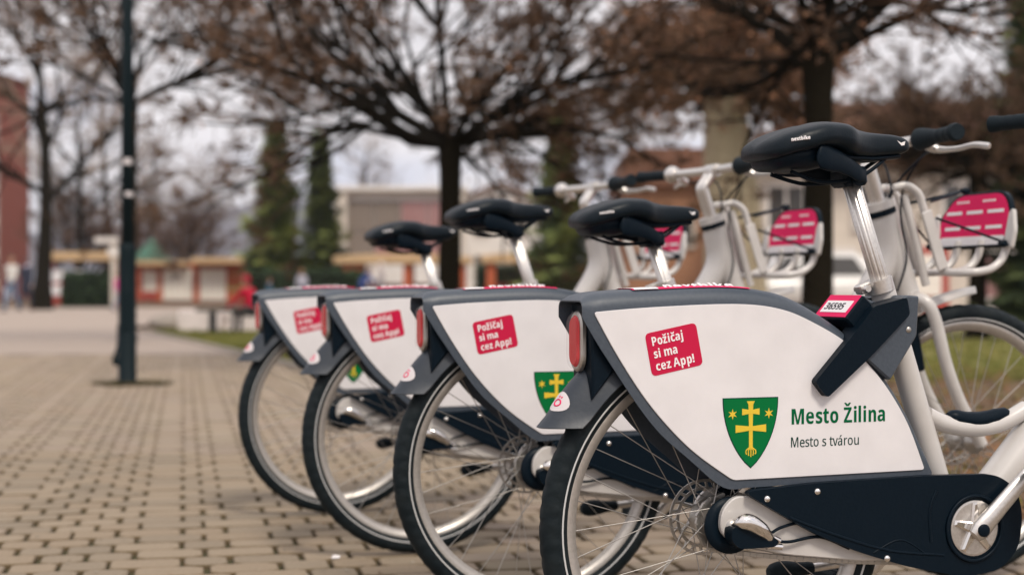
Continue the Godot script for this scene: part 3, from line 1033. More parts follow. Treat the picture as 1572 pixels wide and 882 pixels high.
func make_saddle(b: Node3D):
	var s := group_node("saddle", b)
	# stations: u, half width, top, bottom
	var sta := [[0.070, 0.028, 0.972, 0.958], [0.076, 0.056, 0.981, 0.951], [0.092, 0.073, 0.992, 0.949], [0.114, 0.083, 1.002, 0.954], [0.142, 0.088, 1.011, 0.961], [0.172, 0.087, 1.018, 0.968], [0.200, 0.080, 1.0195, 0.969], [0.228, 0.074, 1.018, 0.962], [0.256, 0.054, 1.011, 0.958], [0.285, 0.039, 1.007, 0.958], [0.315, 0.031, 1.0055, 0.962], [0.345, 0.0275, 1.004, 0.966], [0.366, 0.0235, 1.000, 0.970], [0.377, 0.017, 0.994, 0.975], [0.382, 0.007, 0.987, 0.980]]
	var cols := []
	for k in 57:
		var u := lerpf(0.070, 0.382, k / 56.0)
		var v := []
		for c in [1, 2, 3]:
			var pts := []
			for q in sta: pts.append(Vector2(q[0], q[c]))
			v.append(along_smooth(pts, u))
		cols.append([u, v[0], v[1], v[2]])
	var rings := []
	var n := 28
	for c in cols:
		var ring := []
		for k in n:
			var a := TAU * k / n
			var cx := cos(a); var sy := sin(a)
			var w: float = signf(cx) * pow(absf(cx), 0.72) * c[1]
			var mid: float = lerpf(c[3], c[2], 0.42)
			var v: float = mid + (signf(sy) * pow(absf(sy), 0.62) * ((c[2] - mid) if sy > 0 else (mid - c[3])))
			if sy > 0.0:                                     # a shallow channel down the middle
				v -= 0.005 * exp(-pow(w / 0.013, 2)) * clampf((c[1] - 0.02) / 0.04, 0, 1)
			ring.append(Vector3(c[0], v, w))
		rings.append(ring)
	var st := new_st()
	loft(st, rings)
	part("cushion", st, M.vinyl, s)
	# shell, springs and rails below
	st = new_st()
	var lower := []
	for q in [[0.086, 0.040, 0.966, 0.942], [0.098, 0.058, 0.972, 0.932], [0.120, 0.068, 0.980, 0.932], [0.150, 0.068, 0.986, 0.930], [0.180, 0.062, 0.985, 0.936], [0.206, 0.060, 0.978, 0.942], [0.24, 0.045, 0.964, 0.950], [0.30, 0.026, 0.964, 0.953], [0.36, 0.016, 0.970, 0.961]]:
		var ring := []
		for k in 20:
			var a := TAU * k / 20
			ring.append(Vector3(q[0], lerpf(q[3], q[2], 0.5) + sin(a) * (q[2] - q[3]) * 0.5, signf(cos(a)) * pow(absf(cos(a)), 0.6) * q[1]))
		lower.append(ring)
	loft(st, lower)
	part("shell", st, M.black, s)
	for sg in [1.0, -1.0]:
		st = new_st()                                        # the wing over each spring
		var wing := []
		for q in [[0.150, 0.006, 0.958, 0.944], [0.158, 0.012, 0.975, 0.932], [0.178, 0.014, 0.974, 0.929], [0.205, 0.013, 0.968, 0.928], [0.232, 0.011, 0.957, 0.923], [0.256, 0.009, 0.946, 0.914], [0.272, 0.005, 0.936, 0.916]]:
			var ring := []
			var cz: float = lerpf(0.078, 0.038, clampf((q[0] - 0.155) / 0.11, 0, 1))
			for k in 14:
				var a := TAU * k / 14
				ring.append(Vector3(q[0], lerpf(q[3], q[2], 0.5) + sin(a) * (q[2] - q[3]) * 0.5, sg * (cz + cos(a) * q[1] * 0.45)))
			if sg < 0: ring.reverse()
			wing.append(ring)
		loft(st, wing)
		part("spring_wing", st, M.black, s)
		st = new_st()
		tube(st, spline([Vector3(0.125, 0.930, sg * 0.036), Vector3(0.19, 0.914, sg * 0.026), Vector3(0.27, 0.925, sg * 0.022), Vector3(0.335, 0.964, sg * 0.012)], 6), 0.0036, 8)
		part("rail", st, M.black, s)
	st = new_st()
	box(st, Vector3(0.262, 0.926, 0), Vector3(0.050, 0.034, 0.052), Basis(Vector3(0, 0, 1), 0.1), 0.006)
	tube(st, [Vector3(0.262, 0.92, -0.034), Vector3(0.262, 0.92, 0.034)], 0.012, 12)
	part("rail_clamp", st, M.black, s)
	st = new_st()
	box(st, Vector3(0.232, 0.936, 0.052), Vector3(0.020, 0.012, 0.002), Basis(Vector3(0, 1, 0), 0.35), 0.0)
	part("label", st, M.white_print, s)
	letters("lettering", "nextbike", s, M.white_print, Vector3(0.100, 0.980, 0.0778), 0.0062, 0.032, true, Basis(Vector3(0, 0, 1), 0.13) * Basis(Vector3(0, 1, 0), -0.33) * Basis(Vector3(1, 0, 0), -0.25), 0.004)
	var mk := new_st()
	prism(mk, PackedVector2Array([Vector2(0.345, 0.992), Vector2(0.353, 0.988), Vector2(0.362, 0.991), Vector2(0.360, 0.984), Vector2(0.354, 0.983)]), 0.0250, 0.0270)
	part("saddle_mark", mk, M.white_print, s)
	# the fluted post
	var post := new_st()
	var p0 := Vector3(0.372, 0.612, 0)
	var p1 := Vector3(0.2655, 0.920, 0)
	var t := (p1 - p0).normalized()
	var e1 := Vector3(0, 0, 1)
	var e2 := t.cross(e1)
	var rg := []
	for k in 2:
		var ring := []
		for j in 96:
			var a := TAU * j / 96
			var r := 0.0163 - (0.0014 if (j % 8 < 3) else 0.0)
			ring.append((p0 if k == 0 else p1) + (e1 * cos(a) + e2 * sin(a)) * r)
		ring.reverse()
		rg.append(ring)
	loft(post, rg)
	part("seat_post", post, M.alu, b)

func make_lock(b: Node3D):
	# frame lock straddling the hood
	var arm := [Vector2(0.2285, 0.6515), Vector2(0.150, 0.568), Vector2(0.174, 0.540), Vector2(0.262, 0.611), Vector2(0.305, 0.650), Vector2(0.340, 0.682), Vector2(0.334, 0.712), Vector2(0.268, 0.697)]
	var plate := [Vector2(0.337, 0.716), Vector2(0.366, 0.714), Vector2(0.361, 0.644), Vector2(0.306, 0.566), Vector2(0.255, 0.606), Vector2(0.275, 0.66)]
	var lock := group_node("frame_lock", b)
	for s in [1.0, -1.0]:
		var st := new_st()
		prism(st, round_poly(arm, 0.006, 3), 0.030, 0.0735, 0.008)
		var o := part("lock_arm", st, M.black, lock)
		o.scale = Vector3(1, 1, s)
		st = new_st()
		prism(st, round_poly(plate, 0.005, 3), 0.026, 0.0645, 0.003)
		o = part("lock_plate", st, M.hood, lock)
		o.scale = Vector3(1, 1, s)
		st = new_st()
		ring_lathe(st, [Vector2(0, 0.0662), Vector2(0.0045, 0.0662), Vector2(0.0055, 0.0645)], 12, Vector3(0.343, 0.655, 0), false)
		o = part("rivet", st, M.steel, lock)
		o.scale = Vector3(1, 1, s)
	# the housing with the number label
	var tilt := Basis(Vector3(0, 0, 1), deg_to_rad(48.0))           # local x runs up the slope, local y out of the label
	var st := new_st()
	box(st, Vector3.ZERO, Vector3(0.056, 0.026, 0.106), Basis.IDENTITY, 0.003)
	var hs := part("housing", st, M.black, lock)
	hs.transform = Transform3D(tilt, Vector3(0.247, 0.6875, 0.004))
	st = new_st()
	box(st, Vector3(0, 0.0136, 0), Vector3(0.051, 0.0012, 0.100))
	part("number_label", st, M.pink, hs)
	st = new_st()
	box(st, Vector3(-0.002, 0.0144, 0.0), Vector3(0.027, 0.0010, 0.084))
	part("white_field", st, M.white_print, hs)
	# text runs along z (left to right), its up is +x of the housing
	letters("number", "36595", hs, M.grey_print, Vector3(-0.002, 0.0150, -0.036), 0.0150, 0.060, true, Basis(Vector3(0, 0, 1), Vector3(1, 0, 0), Vector3(0, 1, 0)))
	st = new_st()
	box(st, Vector3(0.302, 0.672, 0), Vector3(0.075, 0.060, 0.050), Basis(Vector3(0, 0, 1), -0.33), 0.004)
	part("lock_body", st, M.hood, lock)

func make_front(b: Node3D):
	# fork with curved blades
	for s in [1.0, -1.0]:
		var st := new_st()
		tube(st, spline([Vector3(0.985, 0.706, s * 0.030), Vector3(1.005, 0.690, s * 0.056), Vector3(1.026, 0.640, s * 0.063), Vector3(1.052, 0.545, s * 0.064), Vector3(1.090, 0.455, s * 0.063), Vector3(1.145, 0.365, s * 0.060), Vector3(1.160, 0.340, s * 0.060)], 5), 0.0155, 14)
		part("fork_blade", st, M.paint, b)
	var st := new_st()
	tube(st, [Vector3(0.982, 0.700, -0.045), Vector3(0.982, 0.700, 0.045)], 0.020, 14)
	part("fork_crown", st, M.paint, b)
	# short front mudguard
	st = new_st()
	var rings := []
	for k in 15:
		var t := k / 14.0
		var p := Vector2(lerpf(0.985, 1.185, t), 0.665 + 0.052 * sin(t * 1.35) + 0.003 * t)
		var hw: float = 0.030 * sqrt(clampf(1.02 - pow(t, 5.0), 0.05, 1))
		var ring := []
		for j in 11:
			var q := lerpf(-1, 1, j / 10.0)
			ring.append(Vector3(p.x, p.y + 0.014 * (1 - q * q), q * hw))
		rings.append(ring)
	loft(st, rings, false, false)
	var low := []
	for r in rings:
		var q := []
		for p in r: q.append(p - Vector3(0, 0.004, 0))
		low.append(q)
	loft(st, low, false, false)
	for k in 14:
		quad(st, low[k][10], low[k + 1][10], rings[k + 1][10], rings[k][10])
		quad(st, low[k][0], low[k + 1][0], rings[k + 1][0], rings[k][0])
	part("front_mudguard", st, M.paint, b)
	# dark bracket and stay behind the fork
	st = new_st()
	box(st, Vector3(0.995, 0.60, 0), Vector3(0.03, 0.16, 0.05), Basis(Vector3(0, 0, 1), 0.2), 0.006)
	part("fork_bracket", st, M.black, b)
	# stem and handlebar
	st = new_st()
	for s in [1.0, -1.0]:
		tube(st, spline([Vector3(0.901, 0.935, s * 0.013), Vector3(0.884, 0.985, s * 0.014), Vector3(0.873, 1.022, s * 0.014), Vector3(0.884, 1.042, s * 0.014), Vector3(0.910, 1.078, s * 0.015)], 5), 0.0125, 10)
	tube(st, [Vector3(0.908, 1.076, -0.030), Vector3(0.908, 1.076, 0.030)], 0.019, 14)
	part("stem", st, M.alu, b)
	var bar := []
	for k in 23:
		var w := lerpf(-0.335, 0.318, k / 22.0)
		bar.append(Vector3(0.910 - 0.045 * pow(absf(w) / 0.335, 1.8) + 0.085 * w, 1.077 + 0.006 * absf(w), w))
	st = new_st()
	tube(st, bar, 0.0127, 14)
	part("handlebar", st, M.alu, b)
	var bp := func(w): return Vector3(0.910 - 0.045 * pow(absf(w) / 0.335, 1.8) + 0.085 * w, 1.077 + 0.006 * absf(w), w)
	st = new_st()
	var gp := []
	var gr := []
	for k in 19:
		var w := lerpf(0.150, 0.325, k / 18.0)
		gp.append(bp.call(w))
		gr.append(lerpf(0.027, 0.017, clampf((w - 0.165) / 0.06, 0, 1)) if k > 0 else 0.022)
	for k in 19:
		if k > 6 and k % 3 == 0: gr[k] -= 0.0015
		if k == 17: gr[k] = 0.021
		if k == 16: gr[k] = 0.0205
	gr[18] = 0.018
	tube(st, gp, gr, 16)
	var grip := part("grip", st, M.black_matt, b)
	st = new_st()
	gp = []
	gr = []
	for k in 13:
		var w := lerpf(-0.345, -0.225, k / 12.0)
		gp.append(bp.call(w))
		gr.append(0.0165 if k % 2 == 0 else 0.0158)
	gr[0] = 0.0185; gr[1] = 0.0185
	tube(st, gp, gr, 16)
	part("grip", st, M.black_matt, b)
	st = new_st()
	tube(st, [bp.call(-0.222), bp.call(-0.212), bp.call(-0.200), bp.call(-0.188), bp.call(-0.178)], [0.016, 0.024, 0.027, 0.024, 0.016], 16)
	part("bell", st, M.alu, b)
	for s in [1.0, -1.0]:
		st = new_st()
		var base: Vector3 = bp.call(s * 0.170)
		tube(st, spline([base + Vector3(0.012, -0.018, 0), base + Vector3(0.035, -0.026, s * 0.02), base + Vector3(0.055, -0.026, s * 0.06), base + Vector3(0.062, -0.022, s * 0.11), base + Vector3(0.066, -0.030, s * 0.16)], 5), [0.008, 0.009, 0.010, 0.010, 0.009, 0.009, 0.008, 0.0075, 0.007, 0.007, 0.007, 0.007, 0.007, 0.007, 0.007, 0.0072, 0.0074, 0.0076, 0.0078, 0.0078, 0.0060], 10, true, 0.6)
		tube(st, [base + Vector3(0.0, -0.012, 0), base + Vector3(0.03, -0.024, s * 0.012)], 0.011, 10)
		part("brake_lever", st, M.alu, b)
	st = new_st()
	for q in [[Vector3(0.93, 1.055, 0.19), Vector3(0.955, 1.04, 0.10), Vector3(0.940, 0.99, 0.03), Vector3(0.925, 0.945, 0.012)], [Vector3(0.935, 1.05, 0.17), Vector3(0.97, 1.06, 0.10), Vector3(0.955, 0.98, 0.035), Vector3(0.94, 0.90, 0.040), Vector3(0.955, 0.80, 0.042), Vector3(0.93, 0.72, 0.040)], [Vector3(0.93, 1.055, -0.18), Vector3(0.96, 1.05, -0.08), Vector3(0.945, 0.98, -0.01), Vector3(0.928, 0.94, 0.0)]]:
		tube(st, spline(q, 7), 0.0026, 6)
	part("cable", st, M.black, b)
	# front rack: four bent tubes, side straps and the crimson board
	var lean := Vector3(-0.344, 0.939, 0)
	for w in [-0.135, -0.046, 0.046, 0.135]:
		st = new_st()
		var pts: Array
		if absf(w) > 0.1:
			var sw := signf(w)
			pts = [Vector3(1.060, 0.767, sw * 0.055), Vector3(1.066, 0.765, sw * 0.10), Vector3(1.080, 0.766, sw * 0.128), Vector3(1.105, 0.769, w), Vector3(1.135, 0.777, w), Vector3(1.164, 0.802, w), Vector3(1.182, 0.850, w)]
		else:
			pts = [Vector3(0.925, 0.972, w * 0.7), Vector3(0.955, 0.978, w * 0.9), Vector3(0.985, 0.960, w), Vector3(1.000, 0.925, w), Vector3(1.020, 0.865, w), Vector3(1.040, 0.805, w), Vector3(1.054, 0.774, w), Vector3(1.078, 0.767, w), Vector3(1.105, 0.769, w), Vector3(1.135, 0.780, w), Vector3(1.158, 0.805, w), Vector3(1.172, 0.845, w)]
		tube(st, spline(pts, 5), 0.0098, 12)
		part("rack_tube", st, M.paint, b)
	st = new_st()
	tube(st, [Vector3(1.070, 0.766, -0.11), Vector3(1.070, 0.766, 0.11)], 0.0085, 10)
	part("cross_tube", st, M.paint, b)
	for s in [1.0, -1.0]:
		st = new_st()
		var q := Vector3(1.022, 0.845, s * 0.062)
		box(st, q, Vector3(0.030, 0.150, 0.006), Basis(Vector3(0, 0, 1), 0.33), 0.002)
		part("rack_plate", st, M.paint, b)
		st = new_st()
		tube(st, spline([Vector3(0.955, 0.955, s * 0.028), Vector3(0.985, 0.86, s * 0.030), Vector3(1.012, 0.76, s * 0.030), Vector3(1.020, 0.735, s * 0.030)], 5), 0.0105, 10)
		part("rack_strut", st, M.paint, b)
	# the board faces the rider, leaning forward
	var face := Basis(Vector3(0, 1, 0), -PI / 2) * Basis(Vector3(1, 0, 0), -0.16)
	st = new_st()
	var bo := round_poly([Vector2(-0.146, -0.066), Vector2(0.140, -0.066), Vector2(0.150, 0.0), Vector2(0.116, 0.077), Vector2(-0.088, 0.077), Vector2(-0.150, 0.010)], 0.045, 7)
	prism(st, bo, -0.014, 0.0, 0.002)
	var board := part("rack_board", st, M.black, b)
	board.transform = Transform3D(face, Vector3(1.182, 0.893, 0))
	st = new_st()
	prism(st, round_poly([Vector2(-0.134, -0.052), Vector2(0.128, -0.052), Vector2(0.140, 0.006), Vector2(0.106, 0.071), Vector2(-0.080, 0.071), Vector2(-0.138, 0.012)], 0.045, 7), 0.0, 0.0012)
	part("board_face", st, M.pink, board)
	for q in [[-0.052, 0.050], [0.052, 0.050]]:
		for k in 5:
			st = new_st()
			box(st, Vector3(q[0] + (k - 2) * 0.0105, 0.0535, 0.0016), Vector3(0.0065, 0.0060, 0.0008))
			part("small_print", st, M.white_print, board)
	for row in 2:
		for col in 3:
			st = new_st()
			var x := -0.082 + col * 0.082
			box(st, Vector3(x, 0.026 - row * 0.040, 0.0016), Vector3(0.062, 0.0085, 0.0008))
			part("text_block", st, M.white_print, board)
	st = new_st()
	prism(st, round_poly([Vector2(-0.130, -0.064), Vector2(0.118, -0.064), Vector2(0.132, -0.036), Vector2(-0.128, -0.036)], 0.012, 4), 0.0016, 0.0024)
	part("white_strip", st, M.white_print, board)
	for s in [1.0, -1.0]:
		st = new_st()
		prism(st, round_poly([Vector2(-0.016, -0.045), Vector2(0.016, -0.045), Vector2(0.020, 0.0), Vector2(0.004, 0.055), Vector2(-0.010, 0.045)], 0.008, 3), -0.006, 0.006, 0.002, true)
		var ear := part("board_holder", st, M.paint, b)
		ear.transform = Transform3D(face, Vector3(1.176, 0.868, s * 0.150))
	st = new_st()
	tube(st, [Vector3(1.02, 0.940, 0.05), Vector3(1.155, 0.972, -0.005)], 0.0035, 6)
	tube(st, [Vector3(1.02, 0.940, -0.05), Vector3(1.155, 0.972, 0.005)], 0.0035, 6)
	tube(st, [Vector3(1.03, 0.900, 0.055), Vector3(1.158, 0.840, 0.145)], 0.0032, 6)
	tube(st, [Vector3(1.03, 0.900, -0.055), Vector3(1.158, 0.840, -0.145)], 0.0032, 6)
	tube(st, [Vector3(1.156, 0.832, -0.155), Vector3(1.156, 0.832, 0.165)], 0.0032, 6)
	part("elastic_cord", st, M.black, b)
	for p in [Vector3(1.155, 0.972, 0), Vector3(1.156, 0.836, 0.145), Vector3(1.156, 0.836, -0.145)]:
		st = new_st()
		tube(st, [p - Vector3(0.010, 0, 0), p, p + Vector3(0.008, 0, 0)], [0.006, 0.010, 0.009], 10)
		part("cord_hook", st, M.black, b)

# ---------------------------------------------------------------- ground
const EDGE_A := Vector2(-6.2, 23.8)      # the kerb between paving and lawn, (x, metres ahead)
const EDGE_B := Vector2(2.05, 2.75)

func edge_x(d: float) -> float:
	return lerpf(EDGE_A.x, EDGE_B.x, (d - EDGE_A.y) / (EDGE_B.y - EDGE_A.y))

func sheet(called: String, poly: Array, y: float, mat: Material) -> MeshInstance3D:
	var st := new_st()
	var pv := PackedVector2Array()
	for q in poly: pv.append(Vector2(q.x, -q.y))
	var idx := Geometry2D.triangulate_polygon(pv)
	for k in range(0, idx.size(), 3):
		var a := pv[idx[k]]; var b := pv[idx[k + 1]]; var c := pv[idx[k + 2]]
		if (b - a).cross(c - a) > 0:
			var t := b; b = c; c = t
		tri(st, Vector3(a.x, y, a.y), Vector3(b.x, y, b.y), Vector3(c.x, y, c.y))
	return part(called, st, mat, self, "structure")

func build_ground():
	var far := 1500.0
	sheet("ground", [Vector2(-far, -40), Vector2(far, -40), Vector2(far, far), Vector2(-far, far)], -0.060, M.earth)
	sheet("paving_bed", [Vector2(-9, 0.4), Vector2(edge_x(0.4), 0.4), Vector2(edge_x(15.5), 15.5), Vector2(-12, 15.5)], -0.016, M.joint)
	sheet("square", [Vector2(-60, 15.5), Vector2(edge_x(15.5), 15.5), EDGE_A, Vector2(-7.2, 26.5), Vector2(-6.0, 52.0), Vector2(-60, 52)], -0.003, M.plaza)
	sheet("square", [Vector2(-60, -40), Vector2(60, -40), Vector2(60, 0.4), Vector2(-9, 0.4), Vector2(-12, 15.5), Vector2(-60, 15.5)], -0.003, M.plaza)
	sheet("path", [Vector2(-6.0, 24.6), Vector2(60, 30), Vector2(60, 52), Vector2(-5.9, 52)], -0.004, M.plaza)
	sheet("lawn", [Vector2(edge_x(0.4) + 0.12, 0.4), Vector2(60, 0.4), Vector2(60, 30), Vector2(-5.95, 24.4), EDGE_A + Vector2(0.12, 0)], 0.012, M.lawn)
	sheet("bare_soil", [Vector2(edge_x(0.4) + 0.12, 0.4), Vector2(30, 0.4), Vector2(30, 9.5), Vector2(9, 10.6), Vector2(4, 11.6), Vector2(1.5, 11.0), Vector2(edge_x(12.2) + 0.5, 12.2), Vector2(edge_x(12.6) + 0.12, 12.6)], 0.016, M.earth)
	build_pavers()
	# kerb stones along the edge of the lawn
	var kerb := group_node("kerb", self)
	kerb.set_meta("kind", "structure")
	var run := EDGE_A - EDGE_B
	var count := int(run.length() / 0.5)
	var st := new_st()
	box(st, Vector3.ZERO, Vector3(0.08, 0.14, 0.494), Basis.IDENTITY, 0.008)
	st.generate_normals()
	var mesh := st.commit()
	for k in range(-4, count):
		var p: Vector2 = EDGE_B + run.normalized() * (k + 0.5) * 0.5
		var o := put("kerb_stone", mesh, M.kerb, kerb)
		o.position = Vector3(p.x + 0.045, -0.042 + rng.randf_range(-0.003, 0.003), -p.y)
		o.rotation.y = atan2(-run.x, run.y) + rng.randf_range(-0.01, 0.01)
	# grass, dead leaves, hills
	var blade := new_st()
	for k in 7:
		var a := TAU * k / 7 + 0.4
		var d := Vector3(cos(a), 0, sin(a))
		var s := Vector3(-d.z, 0, d.x) * 0.004
		var b := d * 0.012
		tri(blade, b - s, b + s, b + d * (0.02 + 0.006 * (k % 3)) + Vector3(0, 0.035 + 0.012 * (k % 2), 0))
	blade.generate_normals()
	var spots := []
	var tones := []
	for k in 16000:
		var d: float = 10.8 + pow(rng.randf(), 1.4) * 12.5 if k % 9 else rng.randf_range(2.6, 11.0)
		var x: float = edge_x(d) + 0.12 + pow(rng.randf(), 1.3) * (4.0 + d * 0.35)
		var sc := rng.randf_range(0.6, 1.5)
		spots.append(Transform3D(Basis(Vector3.UP, rng.randf() * TAU).scaled(Vector3(sc, sc * rng.randf_range(0.6, 1.2), sc)), Vector3(x, 0.010, -d)))
		var t := rng.randf()
		tones.append(Color(lerpf(0.09, 0.27, t), lerpf(0.125, 0.235, t), lerpf(0.018, 0.06, t)))
	copies("grass", blade.commit(), spots, tones, self, "grass blades, worn and yellowing, on the lawn beyond the bikes", "grass")
	var leaf := new_st()
	quad(leaf, Vector3(-0.02, 0.001, 0), Vector3(0, 0.004, 0.012), Vector3(0.022, 0.008, 0), Vector3(0, 0.004, -0.012))
	leaf.generate_normals()
	spots = []
	tones = []
	for k in 9000:
		var d: float = 2.4 + pow(rng.randf(), 1.1) * 10.0
		var x: float = edge_x(d) + 0.10 + pow(rng.randf(), 1.5) * (2.0 + d * 0.55)
		spots.append(Transform3D(Basis.from_euler(Vector3(rng.randf_range(-0.5, 0.5), rng.randf() * TAU, rng.randf_range(-0.5, 0.5))).scaled(Vector3.ONE * rng.randf_range(0.7, 1.7)), Vector3(x, 0.022 + rng.randf() * 0.012, -d)))
		var t := rng.randf()
		tones.append(Color(lerpf(0.09, 0.26, t), lerpf(0.045, 0.125, t), lerpf(0.02, 0.05, t)))
	copies("dead_leaves", leaf.commit(), spots, tones, self, "brown dead leaves scattered along the edge of the lawn", "leaves")
	var hill := new_st()
	var n := FastNoiseLite.new()
	n.seed = 21
	n.frequency = 0.006
	var rows := []
	for r in 2:
		var row := []
		for k in 61:
			var x := lerpf(-900, 1100, k / 60.0)
			var h := 42.0 + 16.0 * n.get_noise_1d(x) + 20.0 * exp(-pow((x + 180.0) / 110.0, 2))
			row.append(Vector3(x, -6.0 if r == 0 else h, -900.0 - r * 130.0))
		rows.append(row)
	hill.set_smooth_group(1)
	for k in 60:
		quad(hill, rows[0][k], rows[0][k + 1], rows[1][k + 1], rows[1][k])
	part("hills", hill, M.hill, self, "structure")

func copies(called: String, mesh: Mesh, spots: Array, tones: Array, parent: Node, label := "", category := "", mat: Material = null) -> MultiMeshInstance3D:
	var mm := MultiMesh.new()
	mm.transform_format = MultiMesh.TRANSFORM_3D
	mm.use_colors = not tones.is_empty()
	mm.mesh = mesh
	mm.instance_count = spots.size()
	for k in spots.size():
		mm.set_instance_transform(k, spots[k])
		if not tones.is_empty(): mm.set_instance_color(k, tones[k])
	var o := MultiMeshInstance3D.new()
	o.name = called
	o.multimesh = mm
	o.material_override = mat if mat else M.tinted_copies
	parent.add_child(o, true)
	o.set_meta("kind", "stuff")
	if label != "": tag(o, label, category)
	return o

func paver_mesh(length: float, width: float, worn: float) -> Mesh:
	var st := new_st()
	var cx := 0.020 * worn
	var cy := 0.014 * worn
	var hx := length * 0.5
	var hy := width * 0.5
	var p := PackedVector2Array([Vector2(-hx + cx, -hy), Vector2(hx - cx, -hy), Vector2(hx, -hy + cy), Vector2(hx, hy - cy), Vector2(hx - cx * 1.3, hy), Vector2(-hx + cx * 0.6, hy), Vector2(-hx, hy - cy * 0.7), Vector2(-hx, -hy + cy * 1.2)])
	# worn top; edges coloured dark for joint earth and for shade in the seams
	var bev := 0.0055
	var inner := PackedVector2Array()
	for q in p: inner.append(Vector2(q.x - signf(q.x) * bev, q.y - signf(q.y) * bev))
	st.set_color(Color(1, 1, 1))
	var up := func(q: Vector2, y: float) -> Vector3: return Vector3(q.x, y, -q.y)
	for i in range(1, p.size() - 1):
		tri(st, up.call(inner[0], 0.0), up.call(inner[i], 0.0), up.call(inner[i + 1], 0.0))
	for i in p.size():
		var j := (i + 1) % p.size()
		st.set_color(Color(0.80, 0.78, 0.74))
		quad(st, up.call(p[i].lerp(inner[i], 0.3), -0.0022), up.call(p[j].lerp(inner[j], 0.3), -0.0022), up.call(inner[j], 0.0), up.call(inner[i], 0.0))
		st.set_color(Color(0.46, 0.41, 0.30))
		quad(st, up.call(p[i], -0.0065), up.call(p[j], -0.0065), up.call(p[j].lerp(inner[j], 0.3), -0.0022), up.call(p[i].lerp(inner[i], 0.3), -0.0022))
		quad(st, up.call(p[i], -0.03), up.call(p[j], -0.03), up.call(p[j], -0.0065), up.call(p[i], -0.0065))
	st.generate_normals()
	return st.commit()

